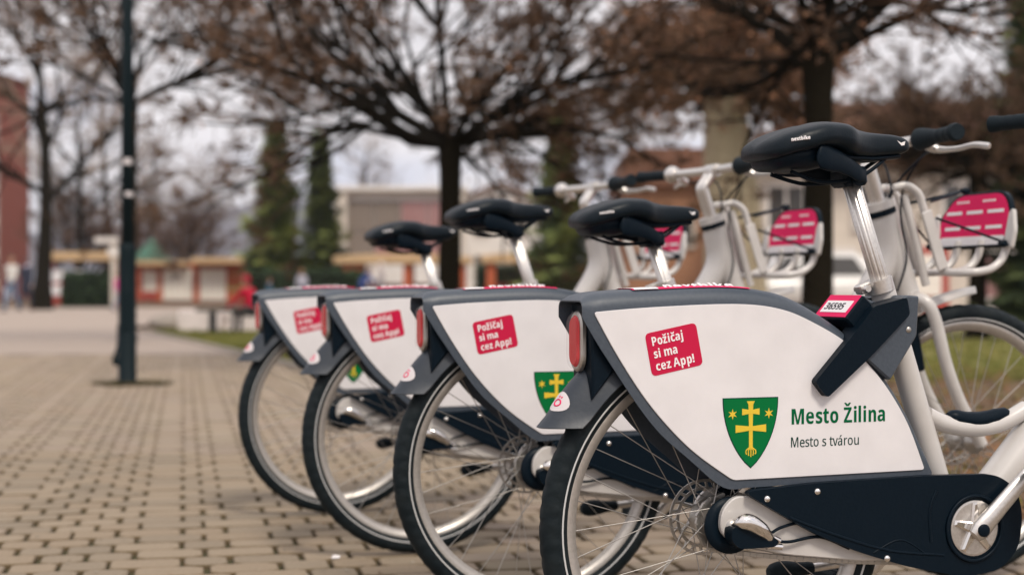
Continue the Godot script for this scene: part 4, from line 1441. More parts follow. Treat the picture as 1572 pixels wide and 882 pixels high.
func build_pavers():
	var L := 0.127
	var W := 0.1205
	var turn := deg_to_rad(13.0)
	var ax := Vector2(cos(turn), sin(turn))          # along a row (x, metres ahead)
	var ay := Vector2(-sin(turn), cos(turn))         # from row to row
	var cols := [0.0]
	var pattern := [0.5, 0.5, 1.0, 0.5, 0.5, 0.5, 0.5, 1.0, 0.5, 0.5, 1.0, 0.5, 0.5, 0.5, 0.5, 0.5, 0.5, 1.0]
	for k in 320: cols.append(cols[-1] + pattern[k % pattern.size()])
	var paving := group_node("paving", self)
	paving.set_meta("kind", "structure")
	var shapes := {}
	for l in [1.0, 1.5, 2.0]:
		shapes[l] = []
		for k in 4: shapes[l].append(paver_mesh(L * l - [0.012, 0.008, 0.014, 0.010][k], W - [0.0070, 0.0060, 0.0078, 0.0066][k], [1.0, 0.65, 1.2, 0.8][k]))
	var all := []
	var start: Vector2 = Vector2(-0.2, 0.0) - ax * (cols[160] * L)
	for r in range(-2, 150):
		for c in range(r % 2 if r >= 0 else absi(r) % 2, cols.size() - 2, 2):
			var l: float = cols[c + 2] - cols[c]
			var mid: Vector2 = start + ax * ((cols[c] + cols[c + 2]) * 0.5 * L) + ay * (r * W)
			if mid.y < 0.55 or mid.y > 15.35 or mid.x > edge_x(mid.y) - 0.02 - 0.055: continue
			if absf(mid.x) > 1.6 + mid.y * 0.42: continue
			all.append([mid, l, r])
	# the pieces that show largest become parts of the paving; the rest one mass
	var ranked := []
	for q in all:
		var m: Vector2 = q[0]
		var px: float = 786.0 + FOCAL * m.x / m.y
		var seen := px > -30 and px < 1100 and m.y > 3.55
		var hidden := px > 640 and m.y < 5.0
		ranked.append([(m.y if seen else m.y + 100.0) + (3.0 if hidden else 0.0), q])
	ranked.sort_custom(func(a, b): return a[0] < b[0])
	var lots := []
	var tones := []
	for k in ranked.size():
		var q: Array = ranked[k][1]
		var m: Vector2 = q[0]
		var tr := Transform3D(Basis(Vector3.UP, turn + rng.randf_range(-0.012, 0.012)) * Basis(Vector3(1, 0, 0), rng.randf_range(-0.01, 0.01)) * Basis(Vector3(0, 0, 1), rng.randf_range(-0.008, 0.008)), Vector3(m.x + rng.randf_range(-0.0015, 0.0015), rng.randf_range(-0.0035, 0.0), -m.y))
		if k < 300:
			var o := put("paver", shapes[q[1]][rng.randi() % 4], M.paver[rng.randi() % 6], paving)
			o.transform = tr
		else:
			var stretch: float = (L * q[1] - 0.011) / (L - 0.012)
			tr.basis = tr.basis * Basis.from_scale(Vector3(stretch * rng.randf_range(0.985, 1.03), 1, rng.randf_range(0.99, 1.01)))
			lots.append(tr)
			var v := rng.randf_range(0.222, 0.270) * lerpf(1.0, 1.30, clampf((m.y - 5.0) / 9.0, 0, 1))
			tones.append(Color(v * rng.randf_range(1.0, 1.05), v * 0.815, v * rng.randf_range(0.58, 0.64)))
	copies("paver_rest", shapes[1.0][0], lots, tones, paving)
	# grit, bits of leaf and a scrap of paper lying about on the paving
	var chip := new_st()
	quad(chip, Vector3(-0.008, 0, 0.001), Vector3(0, 0.001, 0.006), Vector3(0.008, 0.002, 0), Vector3(0.001, 0.001, -0.006))
	tri(chip, Vector3(-0.008, 0, 0.001), Vector3(0.001, 0.001, -0.006), Vector3(0, 0.004, 0))
	chip.generate_normals()
	var bits := []
	var shades := []
	for k in 420:
		var d: float = 3.4 + pow(rng.randf(), 1.6) * 9.0
		var x: float = rng.randf_range(-0.40 * d, edge_x(d))
		bits.append(Transform3D(Basis(Vector3.UP, rng.randf() * TAU).scaled(Vector3.ONE * rng.randf_range(0.3, 1.0)), Vector3(x, 0.001, -d)))
		var t := rng.randf()
		shades.append(Color(0.30, 0.27, 0.22) * (0.5 + t) if k % 3 else Color(0.22, 0.12, 0.05) * (0.5 + t))
	copies("litter", chip.commit(), bits, shades, self, "grit and small bits of dead leaf scattered on the paving", "litter")
	var scrap := new_st()
	quad(scrap, Vector3(-0.012, 0, 0.004), Vector3(0.010, 0.002, 0.008), Vector3(0.013, 0.005, -0.005), Vector3(-0.008, 0.008, -0.007))
	quad(scrap, Vector3(-0.012, 0, 0.004), Vector3(-0.008, 0.008, -0.007), Vector3(-0.002, 0.014, -0.002), Vector3(-0.008, 0.009, 0.006))
	var sc := part("paper_scrap", scrap, M.white_print, self)
	sc.position = Vector3(gx(515, 3.83), 0.001, -3.83)
	tag(sc, "small white paper scrap lying on the paving left of the second bike's wheel", "litter")

# ---------------------------------------------------------------- buildings
func window_part(parent: Node, c: Vector3, w: float, h: float, glass: Material, frame: Material, bars := 1):
	var st := new_st()
	var t := 0.10
	box(st, c + Vector3(0, h * 0.5 - t * 0.5, 0.04), Vector3(w, t, 0.12))
	box(st, c + Vector3(0, -h * 0.5 + t * 0.5, 0.04), Vector3(w, t, 0.12))
	for s in [-1, 1]: box(st, c + Vector3(s * (w - t) * 0.5, 0, 0.04), Vector3(t, h - 2 * t - 0.004, 0.118))
	for k in bars: box(st, c + Vector3(-w * 0.5 + w * (k + 1.0) / (bars + 1), 0, 0.035), Vector3(t * 0.7, h - 2 * t - 0.004, 0.09))
	var win := part("window", st, frame, parent)
	st = new_st()
	box(st, c + Vector3(0, 0, 0.02), Vector3(w - 2 * t, h - 2 * t, 0.03))
	part("pane", st, glass, win)

func build_buildings():
	# red brick block at the far edge of the square
	var b := thing("brick_building", "tall red brick building with pale vertical window strip behind the bare trees", "building", Vector3(-39.6, 0, -80), deg_to_rad(-8))
	var wdt := 15.4
	var st := new_st()
	prism(st, PackedVector2Array([Vector2(-9, 0), Vector2(7.1, 0), Vector2(7.1, 13.6), Vector2(-9, 13.6)]), -12.0, 0.0)
	part("wall", st, M.brick, b)
	for x in [-4.6, -0.2, 5.6]:
		st = new_st()
		box(st, Vector3(x, 5.6, 0.05), Vector3(0.75, 9.6, 0.14))
		var f := part("window_strip", st, M.cream, b)
		for k in 5:
			st = new_st()
			box(st, Vector3(x, 1.9 + k * 1.85, 0.12), Vector3(0.5, 1.3, 0.06))
			part("pane", st, M.glass_dark, f)
	for z in [-2.2, -7.4]:
		st = new_st()
		box(st, Vector3(7.15, 5.9, z), Vector3(0.14, 10.6, 0.9))
		var f := part("window_strip", st, M.cream, b)
		for k in 5:
			st = new_st()
			box(st, Vector3(7.22, 1.9 + k * 1.95, z), Vector3(0.06, 1.3, 0.5))
			part("pane", st, M.glass_dark, f)
	st = new_st()
	box(st, Vector3(-0.9, 13.72, -6), Vector3(16.4, 0.24, 12.3), Basis.IDENTITY, 0.04)
	part("roof_edge", st, M.roof_tile, b)
	# modern block with a big dark window, behind the thick-crowned tree
	b = thing("glass_building", "pale building with large dark glass front, pink reflections painted in, behind the tree trunk", "building", Vector3(gx(615, 90), 0, -90), 0.0)
	st = new_st()
	box(st, Vector3(0, 3.4, -5), Vector3(8.2, 6.8, 9.8))
	part("wall", st, M.white_wall, b)
	for x in [-3.75, 3.75]:
		st = new_st()
		box(st, Vector3(x, 3.5, 0.25), Vector3(0.75, 7.0, 0.7), Basis.IDENTITY, 0.03)
		part("pillar", st, M.cream, b)
	st = new_st()
	box(st, Vector3(0, 1.55, 0.3), Vector3(8.0, 1.2, 1.0), Basis.IDENTITY, 0.03)
	part("parapet", st, M.white_wall, b)
	st = new_st()
	box(st, Vector3(0, 6.95, -4.6), Vector3(8.6, 0.3, 10.6), Basis.IDENTITY, 0.03)
	part("roof", st, M.white_wall, b)
	for col in 4:
		for row in 2:
			st = new_st()
			box(st, Vector3(-2.5 + col * 1.68, 3.25 + row * 2.0, 0.02), Vector3(1.6, 1.92, 0.08))
			part("glass_panel", st, M.glass_brown if col == 0 or (col == 1 and row == 1) else M.glass_pink, b)  # pink panes: the reflections in the glass are put into the base colour
	# white gabled annex right of the trunk
	b = thing("white_house", "white rendered house seen between the trunk and the third saddle", "house", Vector3(gx(770, 95), 0, -95), 0.0)
	st = new_st()
	prism(st, PackedVector2Array([Vector2(-2.6, 0), Vector2(2.6, 0), Vector2(2.6, 6.6), Vector2(0, 7.6), Vector2(-2.6, 6.6)]), -9.0, 0.0)
	part("wall", st, M.white_wall, b)
	st = new_st()
	for s in [-1, 1]: box(st, Vector3(s * 1.40, 7.18, -4.4), Vector3(3.1, 0.16, 9.8), Basis(Vector3(0, 0, 1), -s * 0.367))
	part("roof", st, M.roof_tile, b)
	for k in 4: window_part(b, Vector3(-1.3 + (k % 2) * 2.6, 2.2 + (k / 2) * 2.7, 0), 1.1, 1.5, M.glass_dark, M.cream)
	# ochre house and the long house with the brown tiled roof on the right
	b = thing("ochre_house", "orange brown house wall left of the thick pale trunk", "house", Vector3(gx(1022, 48), 0, -48), 0.0)
	st = new_st()
	box(st, Vector3(0, 2.1, -3), Vector3(2.6, 4.2, 6))
	part("wall", st, M.ochre_wall, b)
	st = new_st()
	prism(st, PackedVector2Array([Vector2(-1.6, 4.15), Vector2(1.6, 4.15), Vector2(1.25, 5.4), Vector2(-1.25, 5.4)]), -6.4, 0.35)
	part("roof", st, M.roof_tile, b)
	window_part(b, Vector3(-0.55, 2.6, 0), 0.8, 1.1, M.glass_dark, M.cream)
	window_part(b, Vector3(0.6, 2.6, 0), 0.8, 1.1, M.glass_dark, M.cream)
	b = thing("long_house", "cream house with a wide brown tiled roof behind the bikes' handlebars", "house", Vector3(gx(1400, 38), 0, -38), deg_to_rad(-9))
	st = new_st()
	box(st, Vector3(0.2, 2.15, -4), Vector3(9.0, 4.3, 8))
	part("wall", st, M.cream, b)
	st = new_st()
	quad(st, Vector3(-4.9, 4.15, 0.7), Vector3(5.4, 4.15, 0.7), Vector3(5.4, 6.2, -4), Vector3(-2.4, 6.2, -4))
	quad(st, Vector3(5.4, 4.15, -8.7), Vector3(-4.9, 4.15, -8.7), Vector3(-2.4, 6.2, -4), Vector3(5.4, 6.2, -4))
	quad(st, Vector3(-4.9, 4.0, 0.7), Vector3(5.4, 4.0, 0.7), Vector3(5.4, 4.15, 0.7), Vector3(-4.9, 4.15, 0.7))
	quad(st, Vector3(-4.9, 4.0, -8.7), Vector3(5.4, 4.0, -8.7), Vector3(5.4, 4.0, 0.7), Vector3(-4.9, 4.0, 0.7))
	tri(st, Vector3(5.4, 4.0, 0.7), Vector3(5.4, 4.0, -8.7), Vector3(5.4, 6.2, -4))
	tri(st, Vector3(-4.9, 4.15, -8.7), Vector3(-4.9, 4.15, 0.7), Vector3(-2.4, 6.2, -4))
	quad(st, Vector3(-4.9, 4.0, -8.7), Vector3(-4.9, 4.0, 0.7), Vector3(-4.9, 4.15, 0.7), Vector3(-4.9, 4.15, -8.7))
	part("roof", st, M.roof_tile, b)
	for k in 4: window_part(b, Vector3(-3.3 + k * 2.3, 2.9, 0), 1.1, 1.3, M.glass_dark, M.white_wall)
	for k in 3:
		st = new_st()
		box(st, Vector3(-2.3 + k * 2.4, 0.95, 0.06), Vector3(1.7, 1.7, 0.1))
		var sf := part("shop_window", st, M.stall_red if k == 1 else M.white_wall, b)
		st = new_st()
		box(st, Vector3(-2.3 + k * 2.4, 1.05, 0.13), Vector3(1.3, 1.1, 0.05))
		part("pane", st, M.glass_pink if k != 1 else M.shutter, sf)

# ---------------------------------------------------------------- market stalls on the far side of the square
func build_stalls():
	var s := thing("market_stall", "row of wooden stall booths with cream shutters and red posts left of the conifers", "market stall", Vector3(gx(300, 70), 0, -70), 0.0, "market stalls on the square")
	var st := new_st()
	box(st, Vector3(0.25, 1.0, -1.2), Vector3(5.4, 1.9, 2.0))
	part("wall", st, M.stall_wood, s)
	st = new_st()
	box(st, Vector3(-1.6, 1.92, -0.9), Vector3(2.6, 0.24, 3.0), Basis.IDENTITY, 0.02)
	part("roof", st, M.stall_roof, s)
	st = new_st()
	box(st, Vector3(1.75, 2.04, -0.8), Vector3(3.6, 0.30, 3.2), Basis.IDENTITY, 0.02)
	part("roof", st, M.stall_roof, s)
	for x in [-2.75, -1.85, 0.02, 1.62, 2.6]:
		st = new_st()
		box(st, Vector3(x, 0.9, -0.13), Vector3(0.14, 1.78, 0.14), Basis.IDENTITY, 0.01)
		part("post", st, M.stall_wood if x > -2.0 else M.stall_red, s)
	for q in [[-0.92, 1.5], [0.82, 1.3]]:
		for k in 5:
			st = new_st()
			var w: float = q[1] / 5.0
			box(st, Vector3(q[0] - q[1] * 0.5 + (k + 0.5) * w, 0.88, -0.16), Vector3(w - 0.02, 1.55, 0.05), Basis.IDENTITY, 0.006)
			part("shutter_board", st, M.shutter, s)
	st = new_st()
	box(st, Vector3(-2.3, 1.05, -0.17), Vector3(0.72, 1.0, 0.04))
	part("window", st, M.shutter, s)
	st = new_st()
	box(st, Vector3(-2.3, 0.30, -0.12), Vector3(0.8, 0.36, 0.10), Basis.IDENTITY, 0.01)
	part("counter_front", st, M.stall_red, s)
	# open pavilions with tan roofs and orange posts
	var a := thing("pavilion", "open shelter with flat tan roof and orange posts behind the fourth saddle", "shelter", Vector3(gx(618, 60), 0, -60), 0.0, "shelters with tan roofs")
	shelter(a, 5.8, 2.15, [-2.35, -1.9, 0.2, 2.45])
	a = thing("pavilion", "open shelter with curved tan roof and orange posts right of the tree trunk", "shelter", Vector3(gx(812, 58), 0, -58), 0.0, "shelters with tan roofs")
	shelter(a, 3.9, 2.15, [-1.55, 1.55])
	a = thing("pavilion", "small tan-roofed shelter half hidden by the third bike's handlebar", "shelter", Vector3(gx(925, 62), 0, -62), 0.0, "shelters with tan roofs")
	shelter(a, 2.2, 1.95, [-0.9, 0.9])
	# a low kiosk with white notice boards, far left
	var k := thing("notice_kiosk", "small red kiosk with white notice boards right of the dark trunk", "kiosk", Vector3(gx(95, 58), 0, -58), 0.0)
	st = new_st()
	box(st, Vector3(0.15, 0.62, -0.5), Vector3(1.15, 1.2, 0.8))
	part("wall", st, M.stall_red, k)
	for q in [[-0.12, 1.22, 0.62, 0.50], [-0.12, 0.62, 0.62, 0.42], [0.62, 1.15, 0.34, 0.62]]:
		st = new_st()
		box(st, Vector3(q[0], q[1], -0.07), Vector3(q[2], q[3], 0.04))
		part("notice_board", st, M.white_print, k)
	st = new_st()
	box(st, Vector3(0.9, 2.0, -0.5), Vector3(3.0, 0.35, 1.6), Basis.IDENTITY, 0.02)
	part("roof", st, M.stall_roof, k)
	for x in [-0.42, 2.2]:
		st = new_st()
		box(st, Vector3(x, 0.9, -0.3), Vector3(0.12, 1.9, 0.12))
		part("post", st, M.stall_red, k)
	# pale sign with cross board beside the lamp post, and a green roofed hut
	var sg := thing("direction_sign", "pale signpost with two boards just left of the lamp post", "sign", Vector3(gx(174, 55), 0, -55), 0.0)
	st = new_st()
	box(st, Vector3(0, 1.25, 0), Vector3(0.20, 2.5, 0.16), Basis.IDENTITY, 0.02)
	part("post", st, M.cream, sg)
	for q in [[-0.25, 2.55, 0.9, 0.22], [0.05, 2.1, 0.5, 0.3]]:
		st = new_st()
		box(st, Vector3(q[0], q[1], 0.13), Vector3(q[2], q[3], 0.05))
		part("board", st, M.white_wall, sg)
	var g := thing("green_hut", "hut with pointed green sheet roof behind the stalls", "hut", Vector3(gx(226, 82), 0, -82), 0.0)
	st = new_st()
	box(st, Vector3(0, 1.0, -1), Vector3(1.9, 2.0, 1.9))
	part("wall", st, M.stall_wood, g)
	st = new_st()
	var apex := Vector3(0, 3.6, -1)
	var c := [Vector3(-1.2, 2.0, 0.2), Vector3(1.2, 2.0, 0.2), Vector3(1.2, 2.0, -2.2), Vector3(-1.2, 2.0, -2.2)]
	for i in 4: tri(st, c[i], c[(i + 1) % 4], apex)
	quad(st, c[3], c[2], c[1], c[0])
	part("roof", st, M.sheet_green, g)

func shelter(a: Node3D, w: float, h: float, posts: Array):
	var st := new_st()
	var p := PackedVector2Array([Vector2(-w * 0.5, h - 0.42), Vector2(w * 0.5, h - 0.42), Vector2(w * 0.5, h - 0.12), Vector2(w * 0.3, h - 0.03), Vector2(0, h), Vector2(-w * 0.3, h - 0.03), Vector2(-w * 0.5, h - 0.12)])
	prism(st, p, -2.2, 0.3, 0.02)
	part("roof", st, M.stall_roof, a)
	for x in posts:
		for z in [0.0, -1.9]:
			st = new_st()
			box(st, Vector3(x, (h - 0.42) * 0.5, z), Vector3(0.34, h - 0.424, 0.22), Basis.IDENTITY, 0.01)
			part("post", st, M.stall_wood, a)
	st = new_st()
	box(st, Vector3(0, 0.45, -1.7), Vector3(w * 0.8, 0.9, 0.08))
	part("back_panel", st, M.stall_red, a)

# ---------------------------------------------------------------- trees
func grow(limbs, twigs, p: Vector3, dir: Vector3, length: float, r: float, level: int, o: Dictionary, ends: Array):
	var pts := [p]
	var q := p
	var d := dir
	var steps := 3
	for k in steps:
		d = (d + Vector3(rng.randfn(0, 1), rng.randfn(0, 1) * 0.8 + o.lift, rng.randfn(0, 1)) * o.wiggle).normalized()
		q += d * length / steps
		pts.append(q)
	var st = limbs if level < o.fine else twigs
	var n := 7 if level == 0 else (5 if level < 2 else (4 if level < 3 else 3))
	tube(st, pts, [r, r * 0.86, r * 0.72, r * 0.58], n, false)
	if level >= o.levels:
		ends.append([q, d])
		return
	var kids: int = o.kids[mini(level, o.kids.size() - 1)]
	for k in kids:
		var t := rng.randf_range(0.35, 1.0) if k > 0 else 1.0
		var at_: Vector3 = pts[int(t * steps)] if t < 1.0 else q
		var ax := d.cross(Vector3(rng.randfn(0, 1), rng.randfn(0, 1), rng.randfn(0, 1))).normalized()
		var nd := d.rotated(ax, rng.randf_range(o.spread * 0.5, o.spread) if k > 0 else rng.randf_range(0.05, 0.3))
		nd.y = nd.y * o.flat + o.up
		grow(limbs, twigs, at_, nd.normalized(), length * rng.randf_range(o.ratio * 0.8, o.ratio * 1.1), r * 0.58, level + 1, o, ends)

func bud_mesh() -> Mesh:
	var st := new_st()
	for k in 3:
		var a := TAU * k / 3
		var d := Vector3(cos(a), 0.5, sin(a)).normalized()
		var s := Vector3(-sin(a), 0.3, cos(a)).normalized()
		quad(st, Vector3.ZERO, d * 0.5 + s * 0.30, d, d * 0.5 - s * 0.30)
	st.generate_normals()
	return st.commit()

func globe_tree(called: String, label: String, where: Vector3, trunk_h: float, trunk_r: float, o: Dictionary, group := ""):
	rng.seed = hash(label)
	var t := thing(called, label, "tree", where, 0.0, group)
	var st := new_st()
	var pts := []
	var rs := []
	for k in 9:
		var f := k / 8.0
		pts.append(Vector3(sin(f * 2.0) * 0.03, f * trunk_h, cos(f * 3.0) * 0.02 - 0.02))
		rs.append(trunk_r * (1.25 - 0.32 * f + (0.45 if k == 0 else 0.0) + (0.35 * pow(f, 8.0))))
	tube(st, pts, rs, 16, false)
	part("trunk", st, M.bark, t)
	var limbs := new_st()
	var twigs := new_st()
	var ends := []
	var top: Vector3 = pts[-1] - Vector3(0, 0.06, 0)
	for k in o.limbs:
		var a: float = TAU * (k + rng.randf_range(-0.3, 0.3)) / o.limbs
		var el := deg_to_rad(rng.randf_range(o.el.x, o.el.y))
		grow(limbs, twigs, top, Vector3(cos(a) * cos(el), sin(el), sin(a) * cos(el)), o.length * rng.randf_range(0.8, 1.15), trunk_r * 0.42, 0, o, ends)
	part("limbs", limbs, M.limb, t)
	# sprays of fine twigs, and dry seed clusters
	for e in ends:
		for k in o.spray:
			var d: Vector3 = (e[1] + Vector3(rng.randfn(0, 1), rng.randfn(0, 1) * 0.7 + 0.1, rng.randfn(0, 1)) * 0.75).normalized()
			var q: Vector3 = e[0] + d * rng.randf_range(0.10, 0.24) * o.twig_len
			var m: Vector3 = (e[0] + q) * 0.5 + Vector3(rng.randfn(0, 1), rng.randfn(0, 1), rng.randfn(0, 1)) * 0.012
			tube(twigs, [e[0], m, q], [0.0036 * o.thick, 0.0030 * o.thick, 0.0018 * o.thick], 3, false)
	part("twigs", twigs, o.get("twig_mat", M.twig), t, "stuff")
	var spots := []
	var tones := []
	for e in ends:
		for k in o.buds:
			var d: Vector3 = Vector3(rng.randfn(0, 1), rng.randfn(0, 1), rng.randfn(0, 1)) * 0.085 * o.twig_len
			spots.append(Transform3D(Basis.from_euler(Vector3(rng.randf() * TAU, rng.randf() * TAU, 0)).scaled(Vector3.ONE * rng.randf_range(0.6, 1.3) * o.bud_size), e[0] + d + e[1] * 0.06))
			var v := pow(rng.randf(), 2.2)
			var dk: float = o.get("dark", 1.0)
			tones.append(Color(lerpf(0.035, 0.40, v) * dk, lerpf(0.025, 0.215, v) * dk, lerpf(0.018, 0.125, v) * dk))
	if not spots.is_empty():
		copies("seed_clusters", bud_mesh(), spots, tones, t)
	return t

func bare_tree(called: String, label: String, where: Vector3, height: float, trunk_r: float, o: Dictionary, group := "bare trees round the square"):
	rng.seed = hash(label)
	var t := thing(called, label, "tree", where, 0.0, group)
	var st := new_st()
	var pts := []
	var rs := []
	var lean := Vector3(rng.randf_range(-0.03, 0.03), 0, rng.randf_range(-0.03, 0.03)) * height
	for k in 11:
		var f := k / 10.0
		pts.append(Vector3(sin(f * 5.0 + height) * 0.01 * height, f * height * 0.86, 0) + lean * f * f)
		rs.append(trunk_r * (1.12 - 0.92 * f + (0.4 if k == 0 else 0.0)))
	tube(st, pts, rs, 10, false)
	part("trunk", st, o.get("bark", M.bark), t)
	var limbs := new_st()
	var twigs := new_st()
	var ends := []
	for k in o.limbs:
		var f: float = lerpf(o.from, 0.98, (k + rng.randf()) / o.limbs)
		var i: int = mini(int(f * 10), 9)
		var p: Vector3 = pts[i].lerp(pts[i + 1], f * 10 - i)
		var a: float = k * 2.4 + rng.randf_range(-0.4, 0.4)
		var el := deg_to_rad(rng.randf_range(25, 65))
		var ln: float = o.length * height * (1.15 - 0.7 * f)
		grow(limbs, twigs, p, Vector3(cos(a) * cos(el), sin(el), sin(a) * cos(el)), ln, rs[i] * 0.5, 0, o, ends)
	part("limbs", limbs, o.get("bark", M.bark), t)
	for e in ends:
		for k in o.spray:
			var d: Vector3 = (e[1] + Vector3(rng.randfn(0, 1), rng.randfn(0, 1) * 0.7 + 0.2, rng.randfn(0, 1)) * 0.7).normalized()
			tube(twigs, [e[0], e[0] + d * rng.randf_range(0.25, 0.6) * o.twig_len], [0.008 * o.thick, 0.004 * o.thick], 3, false)
	part("twigs", twigs, o.get("twig_mat", M.twig_pale), t, "stuff")
	return t

func conifer(label: String, where: Vector3, height: float, radius: float, base_h: float, tone: int):
	var t := thing("conifer", label, "tree", where, 0.0, "conifers beyond the square")
	var st := new_st()
	tube(st, [Vector3.ZERO, Vector3(0, height * 0.5, 0), Vector3(0.05, height, 0)], [radius * 0.14, radius * 0.09, 0.03], 8, false)
	part("trunk", st, M.bark, t)
	var bough := new_st()
	for k in 7:
		var a := (k - 3) * 0.30
		var d := Vector3(cos(a), -0.06 * absf(k - 3), sin(a)) * (1.0 - 0.09 * absf(k - 3))
		var s := Vector3(-d.z, 0.0, d.x) * 0.09
		quad(bough, Vector3.ZERO, d * 0.55 + s + Vector3(0, 0.05, 0), d, d * 0.55 - s - Vector3(0, 0.03, 0))
	bough.generate_normals()
	var mesh := bough.commit()
	var spots := []
	var tones := []
	for k in 1500:
		var f := pow(rng.randf(), 0.8)
		var y := lerpf(base_h, height, f)
		var a := rng.randf() * TAU
		var lump := 0.80 + 0.30 * sin(a * 3.0 + y * 1.7) + 0.28 * sin(y * 4.3 + a * 2.0) + rng.randfn(0, 0.10)
		var rr := radius * pow(1.0 - f, 0.75) * lump + 0.10
		var sc := rng.randf_range(0.40, 0.95) * (0.35 + 0.65 * radius * (1.0 - f * 0.6))
		if rng.randf() < 0.14: rr *= 1.35
		var inn := rr * rng.randf_range(0.35, 1.0)
		spots.append(Transform3D((Basis(Vector3.UP, -a + rng.randf_range(-0.7, 0.7)) * Basis(Vector3(0, 0, 1), rng.randf_range(-0.5, 0.7))).scaled(Vector3.ONE * sc), Vector3(cos(a) * maxf(inn - sc * 0.5, 0), y, sin(a) * maxf(inn - sc * 0.5, 0))))
		var v := clampf(0.5 + 0.5 * sin(a * 2.0 + y * 2.3) + rng.randfn(0, 0.2), 0, 1)
		tones.append(Color(lerpf(0.025, 0.16, v) + 0.020 * tone, lerpf(0.05, 0.195, v) + 0.020 * tone, lerpf(0.025, 0.062, v)))
	copies("foliage", mesh, spots, tones, t)

func build_trees():
	var globe := {"limbs": 19, "el": Vector2(7, 66), "length": 1.42, "levels": 3, "fine": 3, "kids": [4, 3, 3], "spread": 0.85, "ratio": 0.70, "wiggle": 0.18, "lift": 0.05, "flat": 0.85, "up": 0.09, "spray": 17, "buds": 9, "bud_size": 0.030, "twig_len": 0.95, "thick": 1.5}
	globe_tree("globe_tree", "dark-trunked tree with wide brown twig crown behind the third saddle", Vector3(gx(686, 13), 0, -13), 2.08, 0.094, globe, "globe-headed bare trees on the lawn")
	var g2 := globe.duplicate()
	g2.length = 1.15
	g2.limbs = 12
	g2.spray = 9
	globe_tree("globe_tree", "dark-trunked brown-crowned tree right behind the tallest saddle", Vector3(gx(1252, 10.2), 0, -10.2), 2.42, 0.098, g2, "globe-headed bare trees on the lawn")
	globe_tree("globe_tree", "brown-crowned tree whose trunk stands right behind the lamp post", Vector3(gx(196, 19), 0, -19), 3.25, 0.075, {"limbs": 15, "el": Vector2(12, 68), "length": 1.75, "levels": 3, "fine": 3, "kids": [4, 3, 3], "spread": 0.85, "ratio": 0.70, "wiggle": 0.20, "lift": 0.05, "flat": 0.85, "up": 0.10, "spray": 13, "buds": 8, "bud_size": 0.034, "twig_len": 1.2, "thick": 1.7}, "globe-headed bare trees on the lawn")
	var g5 := globe.duplicate()
	g5.el = Vector2(-14, 30)
	g5.dark = 0.35
	g5.buds = 16
	g5.length = 1.1
	globe_tree("globe_tree", "dark low-crowned tree behind the crimson board of the second bike", Vector3(gx(1500, 20), 0, -20), 2.45, 0.11, g5, "globe-headed bare trees on the lawn")
	var bare := {"limbs": 11, "from": 0.30, "length": 0.28, "levels": 2, "fine": 2, "kids": [4, 4], "spread": 0.8, "ratio": 0.62, "wiggle": 0.2, "lift": 0.12, "flat": 1.0, "up": 0.10, "spray": 4, "twig_len": 1.3, "thick": 1.3}
	var brown := bare.duplicate()
	brown.twig_mat = M.twig
	brown.limbs = 13
	brown.spray = 5
	var far := bare.duplicate()
	far.thick = 1.7
	far.twig_len = 1.8
	bare_tree("bare_tree", "tall bare tree with dark trunk in front of the brick building", Vector3(gx(66, 47), 0, -47), 12.0, 0.27, bare)
	bare_tree("bare_tree", "thin bare tree with pale branches left of the lamp post", Vector3(gx(118, 66), 0, -66), 12.5, 0.16, far)
	bare_tree("bare_tree", "bare brownish tree behind the lamp post, over the stall roof", Vector3(gx(160, 74), 0, -74), 13.0, 0.22, brown)
	bare_tree("bare_tree", "thin bare sapling right of the lamp post, in front of the hills", Vector3(gx(232, 84), 0, -84), 9.0, 0.14, far)
	bare_tree("bare_tree", "wispy bare tree between the lamp post and the conifers", Vector3(gx(322, 95), 0, -95), 10.0, 0.16, far)
	bare_tree("bare_tree", "bare tree with fine pale twigs right of the conifers", Vector3(gx(560, 110), 0, -110), 13.0, 0.2, far)
	bare_tree("bare_tree", "bare tree with fine pale twigs above the white house", Vector3(gx(800, 105), 0, -105), 14.0, 0.2, far)
	bare_tree("bare_tree", "bare pale tree left of the ochre house", Vector3(gx(965, 70), 0, -70), 11.0, 0.18, far)
	var shrub := brown.duplicate()
	shrub.from = 0.06
	shrub.limbs = 26
	shrub.length = 0.42
	shrub.thick = 2.0
	bare_tree("bare_shrub", "brown leafless shrub over the stalls, left of the green conifers", Vector3(gx(290, 78), 0, -78), 5.2, 0.10, shrub, "bare shrubs behind the stalls")
	bare_tree("bare_shrub", "brown leafless shrub behind the notice kiosk", Vector3(gx(120, 68), 0, -68), 5.0, 0.10, shrub, "bare shrubs behind the stalls")
	bare_tree("bare_shrub", "brown leafless shrub behind the green hut", Vector3(gx(215, 90), 0, -90), 6.0, 0.10, shrub, "bare shrubs behind the stalls")
	# big old trunk with two stems
	var t := thing("old_tree", "thick pale double trunk between the second and third bike's handlebars", "tree", Vector3(gx(1122, 27), 0, -27))
	var st := new_st()
	tube(st, spline([Vector3(-0.02, -0.1, 0), Vector3(-0.05, 1.2, 0), Vector3(-0.10, 2.9, 0), Vector3(-0.08, 4.3, 0)], 4), [0.62, 0.56, 0.52, 0.49, 0.46, 0.45, 0.44, 0.43, 0.43, 0.42, 0.42, 0.42, 0.44], 16, false)
	part("trunk", st, M.bark_pale, t)
	st = new_st()
	tube(st, spline([Vector3(0.50, -0.1, -0.1), Vector3(0.46, 1.0, -0.1), Vector3(0.30, 2.7, -0.05), Vector3(0.08, 4.0, 0)], 4), [0.30, 0.27, 0.25, 0.24, 0.24, 0.24, 0.23, 0.23, 0.22, 0.22, 0.22, 0.22, 0.22], 12, false)
	part("stem", st, M.bark_pale, t)
	var limbs := new_st()
	var twigs := new_st()
	var ends := []
